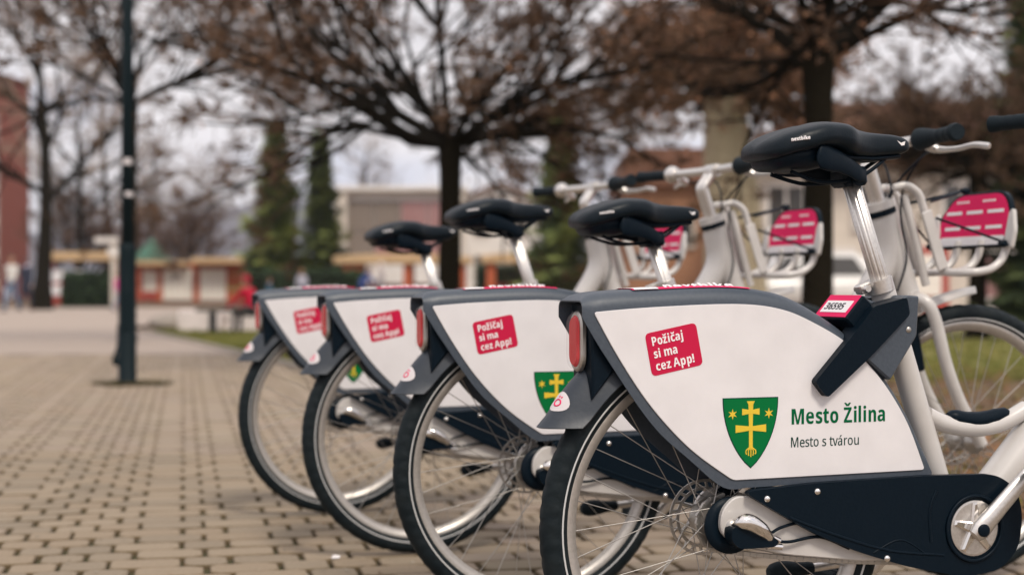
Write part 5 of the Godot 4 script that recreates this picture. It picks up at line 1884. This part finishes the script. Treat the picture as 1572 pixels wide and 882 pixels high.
	var o := {"levels": 3, "fine": 2, "kids": [4, 4, 3], "spread": 0.9, "ratio": 0.66, "wiggle": 0.25, "lift": 0.05, "flat": 0.9, "up": 0.02}
	for k in 16:
		var a := TAU * k / 16
		var el := deg_to_rad(rng.randf_range(16, 72))
		grow(limbs, twigs, Vector3(-0.08, 4.2, 0), Vector3(cos(a) * cos(el), sin(el), sin(a) * cos(el)), 1.5, 0.16, 0, o, ends)
	part("limbs", limbs, M.bark, t)
	part("twigs", twigs, M.twig, t, "stuff")
	var spots := []
	var tones := []
	for e in ends:
		for k in 7:
			spots.append(Transform3D(Basis.from_euler(Vector3(rng.randf() * TAU, rng.randf() * TAU, 0)).scaled(Vector3.ONE * rng.randf_range(0.06, 0.13)), e[0] + Vector3(rng.randfn(0, 1), rng.randfn(0, 1), rng.randfn(0, 1)) * 0.16))
			var v := rng.randf()
			tones.append(Color(lerpf(0.09, 0.36, v), lerpf(0.05, 0.17, v), lerpf(0.03, 0.09, v)))
	copies("dry_leaves", bud_mesh(), spots, tones, t)
	conifer("tall narrow dark green conifer, left one of the close pair", Vector3(gx(422, 62), 0, -62), 7.9, 1.6, 0.3, 3)
	conifer("tall narrow dark green conifer, right one of the close pair", Vector3(gx(492, 64), 0, -64), 7.6, 1.25, 0.3, 2)
	conifer("yellow green conifer behind the third bike's left grip", Vector3(gx(858, 46), 0, -46), 6.5, 1.15, 0.3, 2)
	conifer("dark green conifer at the edge beside the last grip", Vector3(gx(1590, 20), 0, -20), 7.0, 0.75, 0.2, 0)
	hedge("clipped dark green hedge left of the stalls", Vector3(gx(135, 56), 0, -56), Vector3(1.6, 1.15, 1.0))
	hedge("low dark green hedge under the conifers", Vector3(gx(470, 58), 0, -58), Vector3(4.6, 1.3, 1.2))
	hedge("dark green hedge behind the curved shelter", Vector3(gx(830, 64), 0, -64), Vector3(5.6, 1.6, 1.2))

func hedge(label: String, where: Vector3, size: Vector3):
	var t := thing("hedge", label, "hedge", where, 0.0, "clipped hedges")
	var spots := []
	var tones := []
	for k in 2200:
		var p := Vector3(rng.randf_range(-0.5, 0.5), rng.randf(), rng.randf_range(-0.5, 0.5))
		var ax := rng.randi() % 3
		if ax == 0: p.x = 0.5 * signf(p.x)
		elif ax == 1: p.y = 1.0
		else: p.z = 0.5 * signf(p.z)
		spots.append(Transform3D(Basis.from_euler(Vector3(rng.randf() * TAU, rng.randf() * TAU, 0)).scaled(Vector3.ONE * rng.randf_range(0.10, 0.22)), p * size + Vector3(rng.randfn(0, 1), rng.randfn(0, 1), rng.randfn(0, 1)) * 0.05))
		var v := rng.randf()
		tones.append(Color(lerpf(0.018, 0.05, v), lerpf(0.035, 0.085, v), lerpf(0.015, 0.03, v)))
	copies("foliage", bud_mesh(), spots, tones, t)
	var st := new_st()
	box(st, Vector3(0, size.y * 0.47, 0), Vector3(size.x * 0.94, size.y * 0.94, size.z * 0.9))
	part("branches", st, M.bark, t)

# ---------------------------------------------------------------- street furniture
func build_street_things():
	var p := thing("lamp_post", "dark green steel lamp post with thicker lower half and small pale stickers", "lamp post", Vector3(gx(195, 10.7), 0, -10.7))
	var st := new_st()
	post_lathe(st, [Vector2(0.0, 0.0), Vector2(0.080, 0.0), Vector2(0.080, 0.012), Vector2(0.068, 0.025), Vector2(0.066, 0.98), Vector2(0.066, 1.025), Vector2(0.060, 1.045), Vector2(0.048, 1.06), Vector2(0.0, 1.062)], 28)
	part("base", st, M.post_paint, p)
	st = new_st()
	post_lathe(st, [Vector2(0.0, 1.05), Vector2(0.047, 1.05), Vector2(0.044, 2.4), Vector2(0.038, 4.2), Vector2(0.0, 4.2)], 24)
	part("shaft", st, M.post_paint, p)
	st = new_st()
	post_lathe(st, [Vector2(0.0, 4.2), Vector2(0.06, 4.2), Vector2(0.17, 4.5), Vector2(0.20, 4.52), Vector2(0.04, 4.66), Vector2(0.0, 4.67)], 20)
	part("lantern", st, M.post_paint, p)
	st = new_st()
	box(st, Vector3(0.0, 0.55, 0.066), Vector3(0.07, 0.30, 0.006), Basis.IDENTITY, 0.002)
	part("access_door", st, M.post_paint, p)
	for q in [[-0.012, 1.675, 0.05, 0.045], [0.012, 1.43, 0.045, 0.036]]:
		st = new_st()
		var shaft_r: float = lerpf(0.047, 0.044, (q[1] - 1.05) / 1.35) + 0.0006
		st.set_smooth_group(1)
		for k in 8:                                    # a label bent part of the way round the shaft
			var a0: float = lerpf(-0.35, 1.25, k / 8.0) + q[0] * 20.0
			var a1: float = lerpf(-0.35, 1.25, (k + 1) / 8.0) + q[0] * 20.0
			var e0 := Vector3(sin(a0), 0, cos(a0)) * shaft_r
			var e1 := Vector3(sin(a1), 0, cos(a1)) * shaft_r
			quad(st, e0 + Vector3(0, q[1] - q[3] * 0.5, 0), e1 + Vector3(0, q[1] - q[3] * 0.5, 0), e1 + Vector3(0, q[1] + q[3] * 0.5, 0), e0 + Vector3(0, q[1] + q[3] * 0.5, 0))
		part("sticker", st, M.sticker_white, p)
	st = new_st()
	tube(st, spline([Vector3(-0.068, 0.16, 0.0), Vector3(-0.085, 0.17, 0.01), Vector3(-0.088, 0.21, 0.01), Vector3(-0.072, 0.30, 0.0), Vector3(-0.070, 0.45, 0.0)], 4), [0.02, 0.022, 0.024, 0.026, 0.026, 0.026, 0.024, 0.022, 0.018, 0.014, 0.012, 0.01, 0.009, 0.008, 0.008, 0.008, 0.008], 8)
	part("conduit", st, M.post_paint, p)
	# moss at its foot
	var tuft := new_st()
	for k in 6:
		var a := TAU * k / 6
		var d := Vector3(cos(a), 0, sin(a))
		var s := Vector3(-d.z, 0, d.x) * 0.006
		tri(tuft, d * 0.003 - s, d * 0.003 + s, d * 0.025 + Vector3(0, 0.028, 0))
	tuft.generate_normals()
	var spots := []
	var tones := []
	for k in 420:
		var a := rng.randf() * TAU
		var r := 0.075 + absf(rng.randfn(0, 1)) * 0.05
		spots.append(Transform3D(Basis(Vector3.UP, rng.randf() * TAU).scaled(Vector3.ONE * rng.randf_range(0.6, 1.3)), p.position + Vector3(cos(a) * r * 1.6 + 0.05, -0.004, sin(a) * r)))
		var v := rng.randf()
		tones.append(Color(lerpf(0.05, 0.13, v), lerpf(0.045, 0.10, v), lerpf(0.015, 0.035, v)))
	copies("moss", tuft.commit(), spots, tones, self, "moss and grass growing round the foot of the lamp post", "moss")
	# bench in front of a low pale wall
	var wl := thing("low_wall", "low pale concrete wall behind the dark bench", "wall", Vector3(gx(395, 24), 0, -24), deg_to_rad(0))
	for k in 3:
		st = new_st()
		box(st, Vector3(-0.95 + k * 0.95, 0.17, 0), Vector3(0.94 if k != 0 else 0.72, 0.36, 0.3), Basis.IDENTITY, 0.012)
		part("block", st, M.concrete, wl)
	var be := thing("bench", "dark wooden bench left of the last bike, in front of the low wall", "bench", Vector3(gx(372, 22.6), 0, -22.6), 0.0)
	for k in 3:
		st = new_st()
		box(st, Vector3(0, 0.375, -0.16 + k * 0.15), Vector3(1.42, 0.05, 0.13), Basis.IDENTITY, 0.008)
		part("seat_slat", st, M.bench_wood, be)
	for x in [-0.48, 0.48]:
		st = new_st()
		box(st, Vector3(x, 0.17, -0.02), Vector3(0.10, 0.345, 0.10), Basis.IDENTITY, 0.006)
		box(st, Vector3(x, 0.02, -0.02), Vector3(0.24, 0.05, 0.34), Basis.IDENTITY, 0.006)
		part("leg", st, M.black_matt, be)
	for q in [[258, 24.5, 0.32, 0.26, "mossy grey boulder beside the kerb, left one of three"], [282, 25.0, 0.42, 0.30, "mossy grey boulder in the middle of three"], [304, 25.3, 0.30, 0.26, "mossy grey boulder nearest the bench"]]:
		st = new_st()
		var n := FastNoiseLite.new()
		n.seed = int(q[0])
		n.frequency = 1.3
		var rings := []
		for i in 9:
			var la := lerpf(-PI / 2 + 0.05, PI / 2 - 0.05, i / 8.0)
			var ring := []
			for j in 16:
				var lo := TAU * j / 16
				var d := Vector3(cos(la) * cos(lo), sin(la), cos(la) * sin(lo))
				d *= 1.0 + 0.35 * n.get_noise_3dv(d)
				ring.append(Vector3(d.x * q[2], d.y * q[3] * 0.6 + q[3] * 0.4, d.z * q[2] * 0.7))
			rings.append(ring)
		loft(st, rings)
		var r := part("boulder", st, M.kerb, self)
		r.position = Vector3(gx(q[0], q[1]), 0, -q[1])
		tag(r, q[4], "boulder", "boulders beside the bench")
	build_car()

func build_car():
	var c := thing("parked_car", "white parked car beyond the lawn, behind the second and third bikes", "car", Vector3(gx(1235, 30), 0, -30), deg_to_rad(6))
	# side outline (x along the car, y up), lofted across the width with a narrower roof
	var low := [Vector2(-2.0, 0.35), Vector2(-2.05, 0.62), Vector2(-1.95, 0.86), Vector2(-1.1, 0.94), Vector2(1.3, 0.96), Vector2(2.0, 0.90), Vector2(2.08, 0.6), Vector2(2.0, 0.35)]
	var st := new_st()
	var rings := []
	for q in [[-0.84, 0.97], [-0.80, 1.0], [0.80, 1.0], [0.84, 0.97]]:
		var ring := []
		for v in round_poly(low, 0.15, 3): ring.append(Vector3(v.x * q[1], 0.6 + (v.y - 0.6) * q[1], q[0]))
		rings.append(ring)
	loft(st, rings)
	part("body", st, M.car_white, c)
	var up := [Vector2(-1.25, 0.92), Vector2(-0.55, 1.42), Vector2(0.9, 1.46), Vector2(1.75, 0.94)]
	st = new_st()
	rings = []
	for q in [[-0.78, 0.0], [-0.62, 1.0], [0.62, 1.0], [0.78, 0.0]]:
		var ring := []
		for v in round_poly(up, 0.12, 3): ring.append(Vector3(v.x, v.y if q[1] == 1.0 else lerpf(0.93, v.y, 0.06), q[0]))
		rings.append(ring)
	loft(st, rings)
	part("cabin", st, M.car_white, c)
	for s in [-1, 1]:
		for q in [[-0.95, -0.45, 0.25], [0.0, 0.85, 0.3]]:
			st = new_st()
			quad(st, Vector3(q[0] + (0.0 if s > 0 else 0.0), 0.98, s * 0.775), Vector3(q[1] + 0.25, 0.98, s * 0.775), Vector3(q[1], 1.36, s * 0.665), Vector3(q[0] + 0.35, 1.36, s * 0.665))
			part("window", st, M.glass_dark, c)
	for x in [-1.25, 1.3]:
		for s in [-1, 1]:
			st = new_st()
			ring_lathe(st, [Vector2(0.31, -0.09), Vector2(0.31, 0.09), Vector2(0.20, 0.10), Vector2(0.0, 0.08)], 24, Vector3(x, 0.31, s * 0.78), false)
			ring_lathe(st, [Vector2(0.31, -0.09), Vector2(0.20, -0.10), Vector2(0.0, -0.08)], 24, Vector3(x, 0.31, s * 0.78), false)
			part("wheel", st, M.rubber, c)
	for s in [-1, 1]:
		st = new_st()
		box(st, Vector3(2.03, 0.74, s * 0.62), Vector3(0.08, 0.16, 0.26), Basis.IDENTITY, 0.02)
		part("tail_lamp", st, M.lens, c)
		st = new_st()
		box(st, Vector3(-2.0, 0.72, s * 0.62), Vector3(0.08, 0.14, 0.26), Basis.IDENTITY, 0.02)
		part("headlight", st, M.reflective, c)

# ---------------------------------------------------------------- people: one continuous body each, meshed from a field of tapered limbs
func seg_dist(p: Vector3, a: Vector3, b: Vector3, ra: float, rb: float) -> float:
	var ab := b - a
	var t: float = clampf((p - a).dot(ab) / maxf(ab.length_squared(), 1e-9), 0, 1)
	return p.distance_to(a + ab * t) - lerpf(ra, rb, t)

func net(st: SurfaceTool, bones: Array, cell: float, lo: Vector3, hi: Vector3, k: float):
	var nx := int((hi.x - lo.x) / cell) + 2
	var ny := int((hi.y - lo.y) / cell) + 2
	var nz := int((hi.z - lo.z) / cell) + 2
	var f := PackedFloat32Array(); f.resize(nx * ny * nz); f.fill(1.0)
	var near := PackedFloat32Array(); near.resize(nx * ny * nz); near.fill(9.0)
	var who := PackedInt32Array(); who.resize(nx * ny * nz)
	for bi in bones.size():
		var b: Array = bones[bi]
		var a: Vector3 = b[0]; var e: Vector3 = b[1]
		var m: float = maxf(b[2], b[3]) + k + cell * 2
		var x0 := maxi(0, int((minf(a.x, e.x) - m - lo.x) / cell)); var x1 := mini(nx - 1, int((maxf(a.x, e.x) + m - lo.x) / cell) + 1)
		var y0 := maxi(0, int((minf(a.y, e.y) - m - lo.y) / cell)); var y1 := mini(ny - 1, int((maxf(a.y, e.y) + m - lo.y) / cell) + 1)
		var z0 := maxi(0, int((minf(a.z, e.z) - m - lo.z) / cell)); var z1 := mini(nz - 1, int((maxf(a.z, e.z) + m - lo.z) / cell) + 1)
		var kk: float = k if b.size() < 6 else b[5]
		for z in range(z0, z1 + 1):
			for y in range(y0, y1 + 1):
				for x in range(x0, x1 + 1):
					var d: float = seg_dist(lo + Vector3(x, y, z) * cell, a, e, b[2], b[3])
					var i := (z * ny + y) * nx + x
					if d < near[i]:
						near[i] = d
						who[i] = bi
					var h := maxf(kk - absf(f[i] - d), 0.0) / maxf(kk, 1e-5)
					f[i] = minf(f[i], d) - h * h * kk * 0.25
	var vid := {}
	var pts := PackedVector3Array()
	var cols := []
	for z in nz - 1:
		for y in ny - 1:
			for x in nx - 1:
				var i := (z * ny + y) * nx + x
				var s := 0
				var sum := Vector3.ZERO
				var cnt := 0
				var c := [i, i + 1, i + nx, i + nx + 1, i + nx * ny, i + nx * ny + 1, i + nx * ny + nx, i + nx * ny + nx + 1]
				for q in 8:
					if f[c[q]] < 0: s |= 1 << q
				if s == 0 or s == 255: continue
				for e in [[0, 1], [2, 3], [4, 5], [6, 7], [0, 2], [1, 3], [4, 6], [5, 7], [0, 4], [1, 5], [2, 6], [3, 7]]:
					var fa := f[c[e[0]]]; var fb := f[c[e[1]]]
					if (fa < 0) == (fb < 0): continue
					var t := fa / (fa - fb)
					var pa := Vector3(e[0] & 1, (e[0] >> 1) & 1, (e[0] >> 2) & 1)
					var pb := Vector3(e[1] & 1, (e[1] >> 1) & 1, (e[1] >> 2) & 1)
					sum += pa.lerp(pb, t)
					cnt += 1
				vid[i] = pts.size()
				pts.append(lo + (Vector3(x, y, z) + sum / cnt) * cell)
				cols.append(bones[who[i]][4])
	var step := [1, nx, nx * ny]
	st.set_smooth_group(1)
	for i in vid:
		var x: int = i % nx; var y: int = (i / nx) % ny; var z: int = i / (nx * ny)
		for ax in 3:
			var j: int = i + step[ax]
			if (f[i] < 0) == (f[j] < 0): continue
			var u: int = step[(ax + 1) % 3]; var v: int = step[(ax + 2) % 3]
			var q := [i, i - u, i - u - v, i - v]
			var ok := true
			for w in q:
				if not vid.has(w): ok = false
			if not ok: continue
			if f[i] >= 0: q.reverse()
			for w in [0, 2, 1, 0, 3, 2]:
				st.set_color(cols[vid[q[w]]])
				st.add_vertex(pts[vid[q[w]]])

func person(label: String, where: Vector3, turn: float, o: Dictionary, cat := "person"):
	var h: float = o.get("h", 1.7)
	var s := h / 1.75
	var skin := Color(0.42, 0.24, 0.17)
	var top: Color = o.top
	var leg: Color = o.leg
	var shoe: Color = o.get("shoe", Color(0.03, 0.03, 0.035))
	var stride: float = o.get("stride", 0.15)
	var sit: bool = o.get("sit", false)
	var lean: float = o.get("lean", 0.0)
	var bones := []
	var hipy := 0.92 if not sit else 0.52
	var hip := Vector3(0, hipy, 0)
	var chest := hip + Vector3(sin(lean) * 0.40, cos(lean) * 0.40, 0)
	var neck := hip + Vector3(sin(lean) * 0.55, cos(lean) * 0.55, 0)
	var head := neck + Vector3(sin(lean * 0.6) * 0.17 + 0.02, cos(lean * 0.6) * 0.17, 0)
	for sd in [-1, 1]:
		var hj := hip + Vector3(0, -0.03, sd * 0.085)
		var ph: float = stride * sd
		var knee: Vector3; var ankle: Vector3
		if sit:
			knee = hj + Vector3(0.42, 0.02, sd * 0.03)
			ankle = knee + Vector3(0.05, -0.42, 0)
		else:
			knee = hj + Vector3(sin(ph) * 0.42 + 0.03, -cos(ph) * 0.42, 0)
			var ph2 := ph - 0.10 - (0.25 if sd < 0 else 0.0) * absf(stride) * 2.0
			ankle = knee + Vector3(sin(ph2) * 0.42, -cos(ph2) * 0.40, 0)
		bones.append([hj, knee, 0.088, 0.058, leg])
		bones.append([knee, ankle, 0.060, 0.042, leg])
		bones.append([ankle + Vector3(-0.03, -0.05, 0), ankle + Vector3(0.15, -0.065, sd * 0.02), 0.042, 0.034, shoe])
		var sh := neck + Vector3(-0.01, -0.06, sd * 0.175)
		var sw: float = -ph * 1.2 + float(o.get("arm", 0.0)) + lean * 0.5
		var el := sh + Vector3(sin(sw) * 0.28, -cos(sw) * 0.28, sd * 0.04)
		var wr := el + Vector3(sin(sw + 0.35) * 0.25, -cos(sw + 0.35) * 0.25, -sd * 0.01)
		bones.append([sh, el, 0.062, 0.048, top])
		bones.append([el, wr, 0.048, 0.036, top])
		bones.append([wr, wr + (wr - el).normalized() * 0.05, 0.026, 0.028, skin, 0.02])
		o["wrist%d" % sd] = [wr, (wr - el).normalized(), sd]
		bones.append([chest + Vector3(0, 0, sd * 0.06), neck + Vector3(0, -0.06, sd * 0.13), 0.115, 0.065, top])
	bones.append([hip + Vector3(0, 0.02, -0.05), hip + Vector3(0, 0.02, 0.05), 0.125, 0.125, leg if not o.has("coat") else top])
	bones.append([hip + Vector3(0, 0.10, 0), chest, 0.135, 0.135, top])
	if o.has("coat"): bones.append([hip + Vector3(0, -0.22, -0.03), hip + Vector3(0, 0.1, 0.03), 0.15, 0.14, top])
	bones.append([neck + Vector3(0, -0.05, 0), neck + Vector3(0.005, 0.07, 0), 0.055, 0.052, o.get("neck", skin), 0.03])
	var sc := func(bs: Array) -> Array:
		var out := []
		for b in bs:
			var c: Array = b.duplicate()
			c[0] = b[0] * s; c[1] = b[1] * s; c[2] = b[2] * s; c[3] = b[3] * s
			out.append(c)
		return out
	var st := SurfaceTool.new()
	st.begin(Mesh.PRIMITIVE_TRIANGLES)
	var all: Array = sc.call(bones)
	var lo := Vector3(9, 9, 9); var hi := -lo
	for b in all:
		for q in [b[0], b[1]]:
			lo = lo.min(q - Vector3.ONE * 0.22); hi = hi.max(q + Vector3.ONE * 0.22)
	net(st, all, 0.026 * s, lo, hi, 0.05 * s)
	# head with its features, then the hands, on finer grids
	var hb := [
		[head + Vector3(-0.012, 0.035, 0), head + Vector3(0.0, -0.01, 0), 0.088, 0.080, skin],
		[head + Vector3(0.01, -0.05, 0), head + Vector3(0.035, -0.075, 0), 0.058, 0.040, skin],
		[head + Vector3(0.082, 0.01, 0), head + Vector3(0.100, -0.022, 0), 0.009, 0.015, skin, 0.012],
		[head + Vector3(0.066, -0.058, -0.018), head + Vector3(0.066, -0.058, 0.018), 0.010, 0.010, Color(0.30, 0.10, 0.09), 0.006],
		[head + Vector3(0, -0.06, 0), head + Vector3(-0.02, -0.15, 0), 0.050, 0.052, o.get("neck", skin)]]
	for sd in [-1, 1]:
		hb.append([head + Vector3(0.076, 0.015, sd * 0.031), head + Vector3(0.077, 0.015, sd * 0.033), 0.011, 0.011, Color(0.05, 0.04, 0.04), 0.004])
		hb.append([head + Vector3(-0.005, 0.02, sd * 0.084), head + Vector3(-0.008, -0.02, sd * 0.080), 0.016, 0.011, skin, 0.01])
	var hs: Array = sc.call(hb)
	net(st, hs, 0.009 * s, (head - Vector3(0.13, 0.18, 0.13)) * s, (head + Vector3(0.15, 0.16, 0.13)) * s, 0.03 * s)
	for sd in [-1, 1]:
		var wv: Array = o["wrist%d" % sd]
		var wr: Vector3 = wv[0]
		var dn: Vector3 = wv[1]
		var fw := Vector3(0, 0, 1).cross(dn).normalized()
		var palm := wr + dn * 0.06
		var fb := [[wr, palm, 0.026, 0.022, skin], [wr + dn * 0.03 + fw * 0.016, palm + dn * 0.02 + fw * 0.022, 0.016, 0.013, skin], [wr + dn * 0.03 - fw * 0.016, palm + dn * 0.02 - fw * 0.022, 0.016, 0.013, skin]]
		for k in 4:
			var root := palm + dn * 0.018 + fw * (0.027 - k * 0.018)
			var ln: float = [0.062, 0.070, 0.066, 0.052][k]
			var bend := Vector3(0, 0, -sd) * 0.35
			var mid := root + (dn + bend * 0.4).normalized() * ln * 0.55
			fb.append([root, mid, 0.0095, 0.0088, skin, 0.006])
			fb.append([mid, mid + (dn + bend).normalized() * ln * 0.45, 0.0088, 0.0075, skin, 0.006])
		var th := wr + dn * 0.025 + fw * 0.026
		fb.append([th, th + (dn + fw * 0.9).normalized() * 0.035, 0.0125, 0.0105, skin, 0.01])
		fb.append([th + (dn + fw * 0.9).normalized() * 0.035, th + (dn + fw * 0.9).normalized() * 0.035 + (dn + fw * 0.2).normalized() * 0.028, 0.0105, 0.008, skin, 0.006])
		var fs: Array = sc.call(fb)
		var c := palm * s
		net(st, fs, 0.0062 * s, c - Vector3.ONE * 0.13 * s, c + Vector3.ONE * 0.15 * s, 0.012 * s)
	st.generate_normals()
	var root := Node3D.new()
	root.name = numbered("person")
	add_child(root, true)
	root.position = where
	root.rotation.y = turn
	tag(root, label, cat, "people on the square")
	put("body", st.commit(), M.tinted_copies, root)
	# hair
	var hair := SurfaceTool.new()
	hair.begin(Mesh.PRIMITIVE_TRIANGLES)
	var hc: Color = o.get("hair", Color(0.04, 0.025, 0.015))
	var hh := [[head + Vector3(-0.022, 0.060, 0), head + Vector3(0.03, 0.062, 0), 0.085, 0.070, hc], [head + Vector3(-0.045, 0.03, 0), head + Vector3(-0.050, -0.05 - float(o.get("long", 0.0)), 0), 0.076, 0.060, hc]]
	var hsc: Array = sc.call(hh)
	net(hair, hsc, 0.012 * s, (head - Vector3(0.17, 0.20 + float(o.get("long", 0.0)), 0.14)) * s, (head + Vector3(0.14, 0.19, 0.14)) * s, 0.02 * s)
	hair.generate_normals()
	put("hair", hair.commit(), M.tinted_copies, root)
	if o.has("bag"):
		var bg := new_st()
		var wv: Array = o["wrist1"]
		var p: Vector3 = (wv[0] + Vector3(0, -0.34, 0.02)) * s
		box(bg, p, Vector3(0.30, 0.36, 0.12) * s, Basis.IDENTITY, 0.03)
		var g := part("shopping_bag", bg, o.bag, self)
		g.transform = Transform3D(root.transform.basis, Vector3.ZERO)
		g.position = root.position
		tag(g, "white carrier bag held by the person in the pale jacket", "bag")
		bg = new_st()
		tube(bg, [p + Vector3(-0.06, 0.17, 0) * s, (wv[0] + Vector3(0.0, -0.07, 0)) * s, p + Vector3(0.06, 0.17, 0) * s], 0.008, 6)
		part("handle", bg, o.bag, g)
	return root

func build_people():
	person("person in pale jacket and blue jeans walking at the far left edge", Vector3(gx(17, 43), 0, -43), -1.9, {"h": 1.68, "top": Color(0.55, 0.53, 0.50), "leg": Color(0.10, 0.17, 0.27), "stride": 0.28, "bag": M.white_print, "hair": Color(0.12, 0.07, 0.04)})
	person("person in dark clothes with a pale scarf walking beside the pale jacket", Vector3(gx(40, 45), 0, -45), 1.4, {"h": 1.66, "top": Color(0.02, 0.025, 0.045), "leg": Color(0.02, 0.025, 0.04), "shoe": Color(0.12, 0.06, 0.03), "stride": 0.22, "neck": Color(0.62, 0.58, 0.70), "hair": Color(0.10, 0.05, 0.05), "coat": true})
	person("child in pink jacket half hidden by the lamp post", Vector3(gx(180, 44), 0, -44), 0.3, {"h": 1.2, "top": Color(0.55, 0.03, 0.22), "leg": Color(0.28, 0.32, 0.42), "stride": 0.18, "hair": Color(0.15, 0.08, 0.04)})
	person("person in bright red jacket sitting on the dark bench", Vector3(gx(388, 22.6), -0.02, -22.6), PI - 0.5, {"h": 1.24, "top": Color(0.60, 0.010, 0.045), "leg": Color(0.025, 0.02, 0.035), "sit": true, "lean": 0.30, "arm": 0.5, "stride": 0.0, "hair": Color(0.45, 0.012, 0.04)})
	person("person in teal top standing by the low hedge, left of the pale one", Vector3(gx(413, 40), 0, -40), 0.6, {"h": 1.0, "top": Color(0.03, 0.09, 0.14), "leg": Color(0.03, 0.04, 0.06)})
	person("person in pale grey top standing below the pair of conifers", Vector3(gx(463, 48), 0, -48), 2.2, {"h": 1.35, "top": Color(0.36, 0.36, 0.42), "leg": Color(0.08, 0.09, 0.12), "hair": Color(0.25, 0.13, 0.07)})
	person("person in blue coat bending under the flat tan roof", Vector3(gx(556, 52), 0, -52), 0.2, {"h": 1.55, "top": Color(0.025, 0.05, 0.20), "leg": Color(0.03, 0.03, 0.05), "lean": 0.5, "coat": true, "arm": 0.3})
	person("person with white hair in pale clothes under the flat tan roof", Vector3(gx(585, 52), 0, -52), 3.0, {"h": 1.62, "top": Color(0.42, 0.38, 0.38), "leg": Color(0.2, 0.2, 0.22), "hair": Color(0.62, 0.60, 0.60), "long": 0.03})
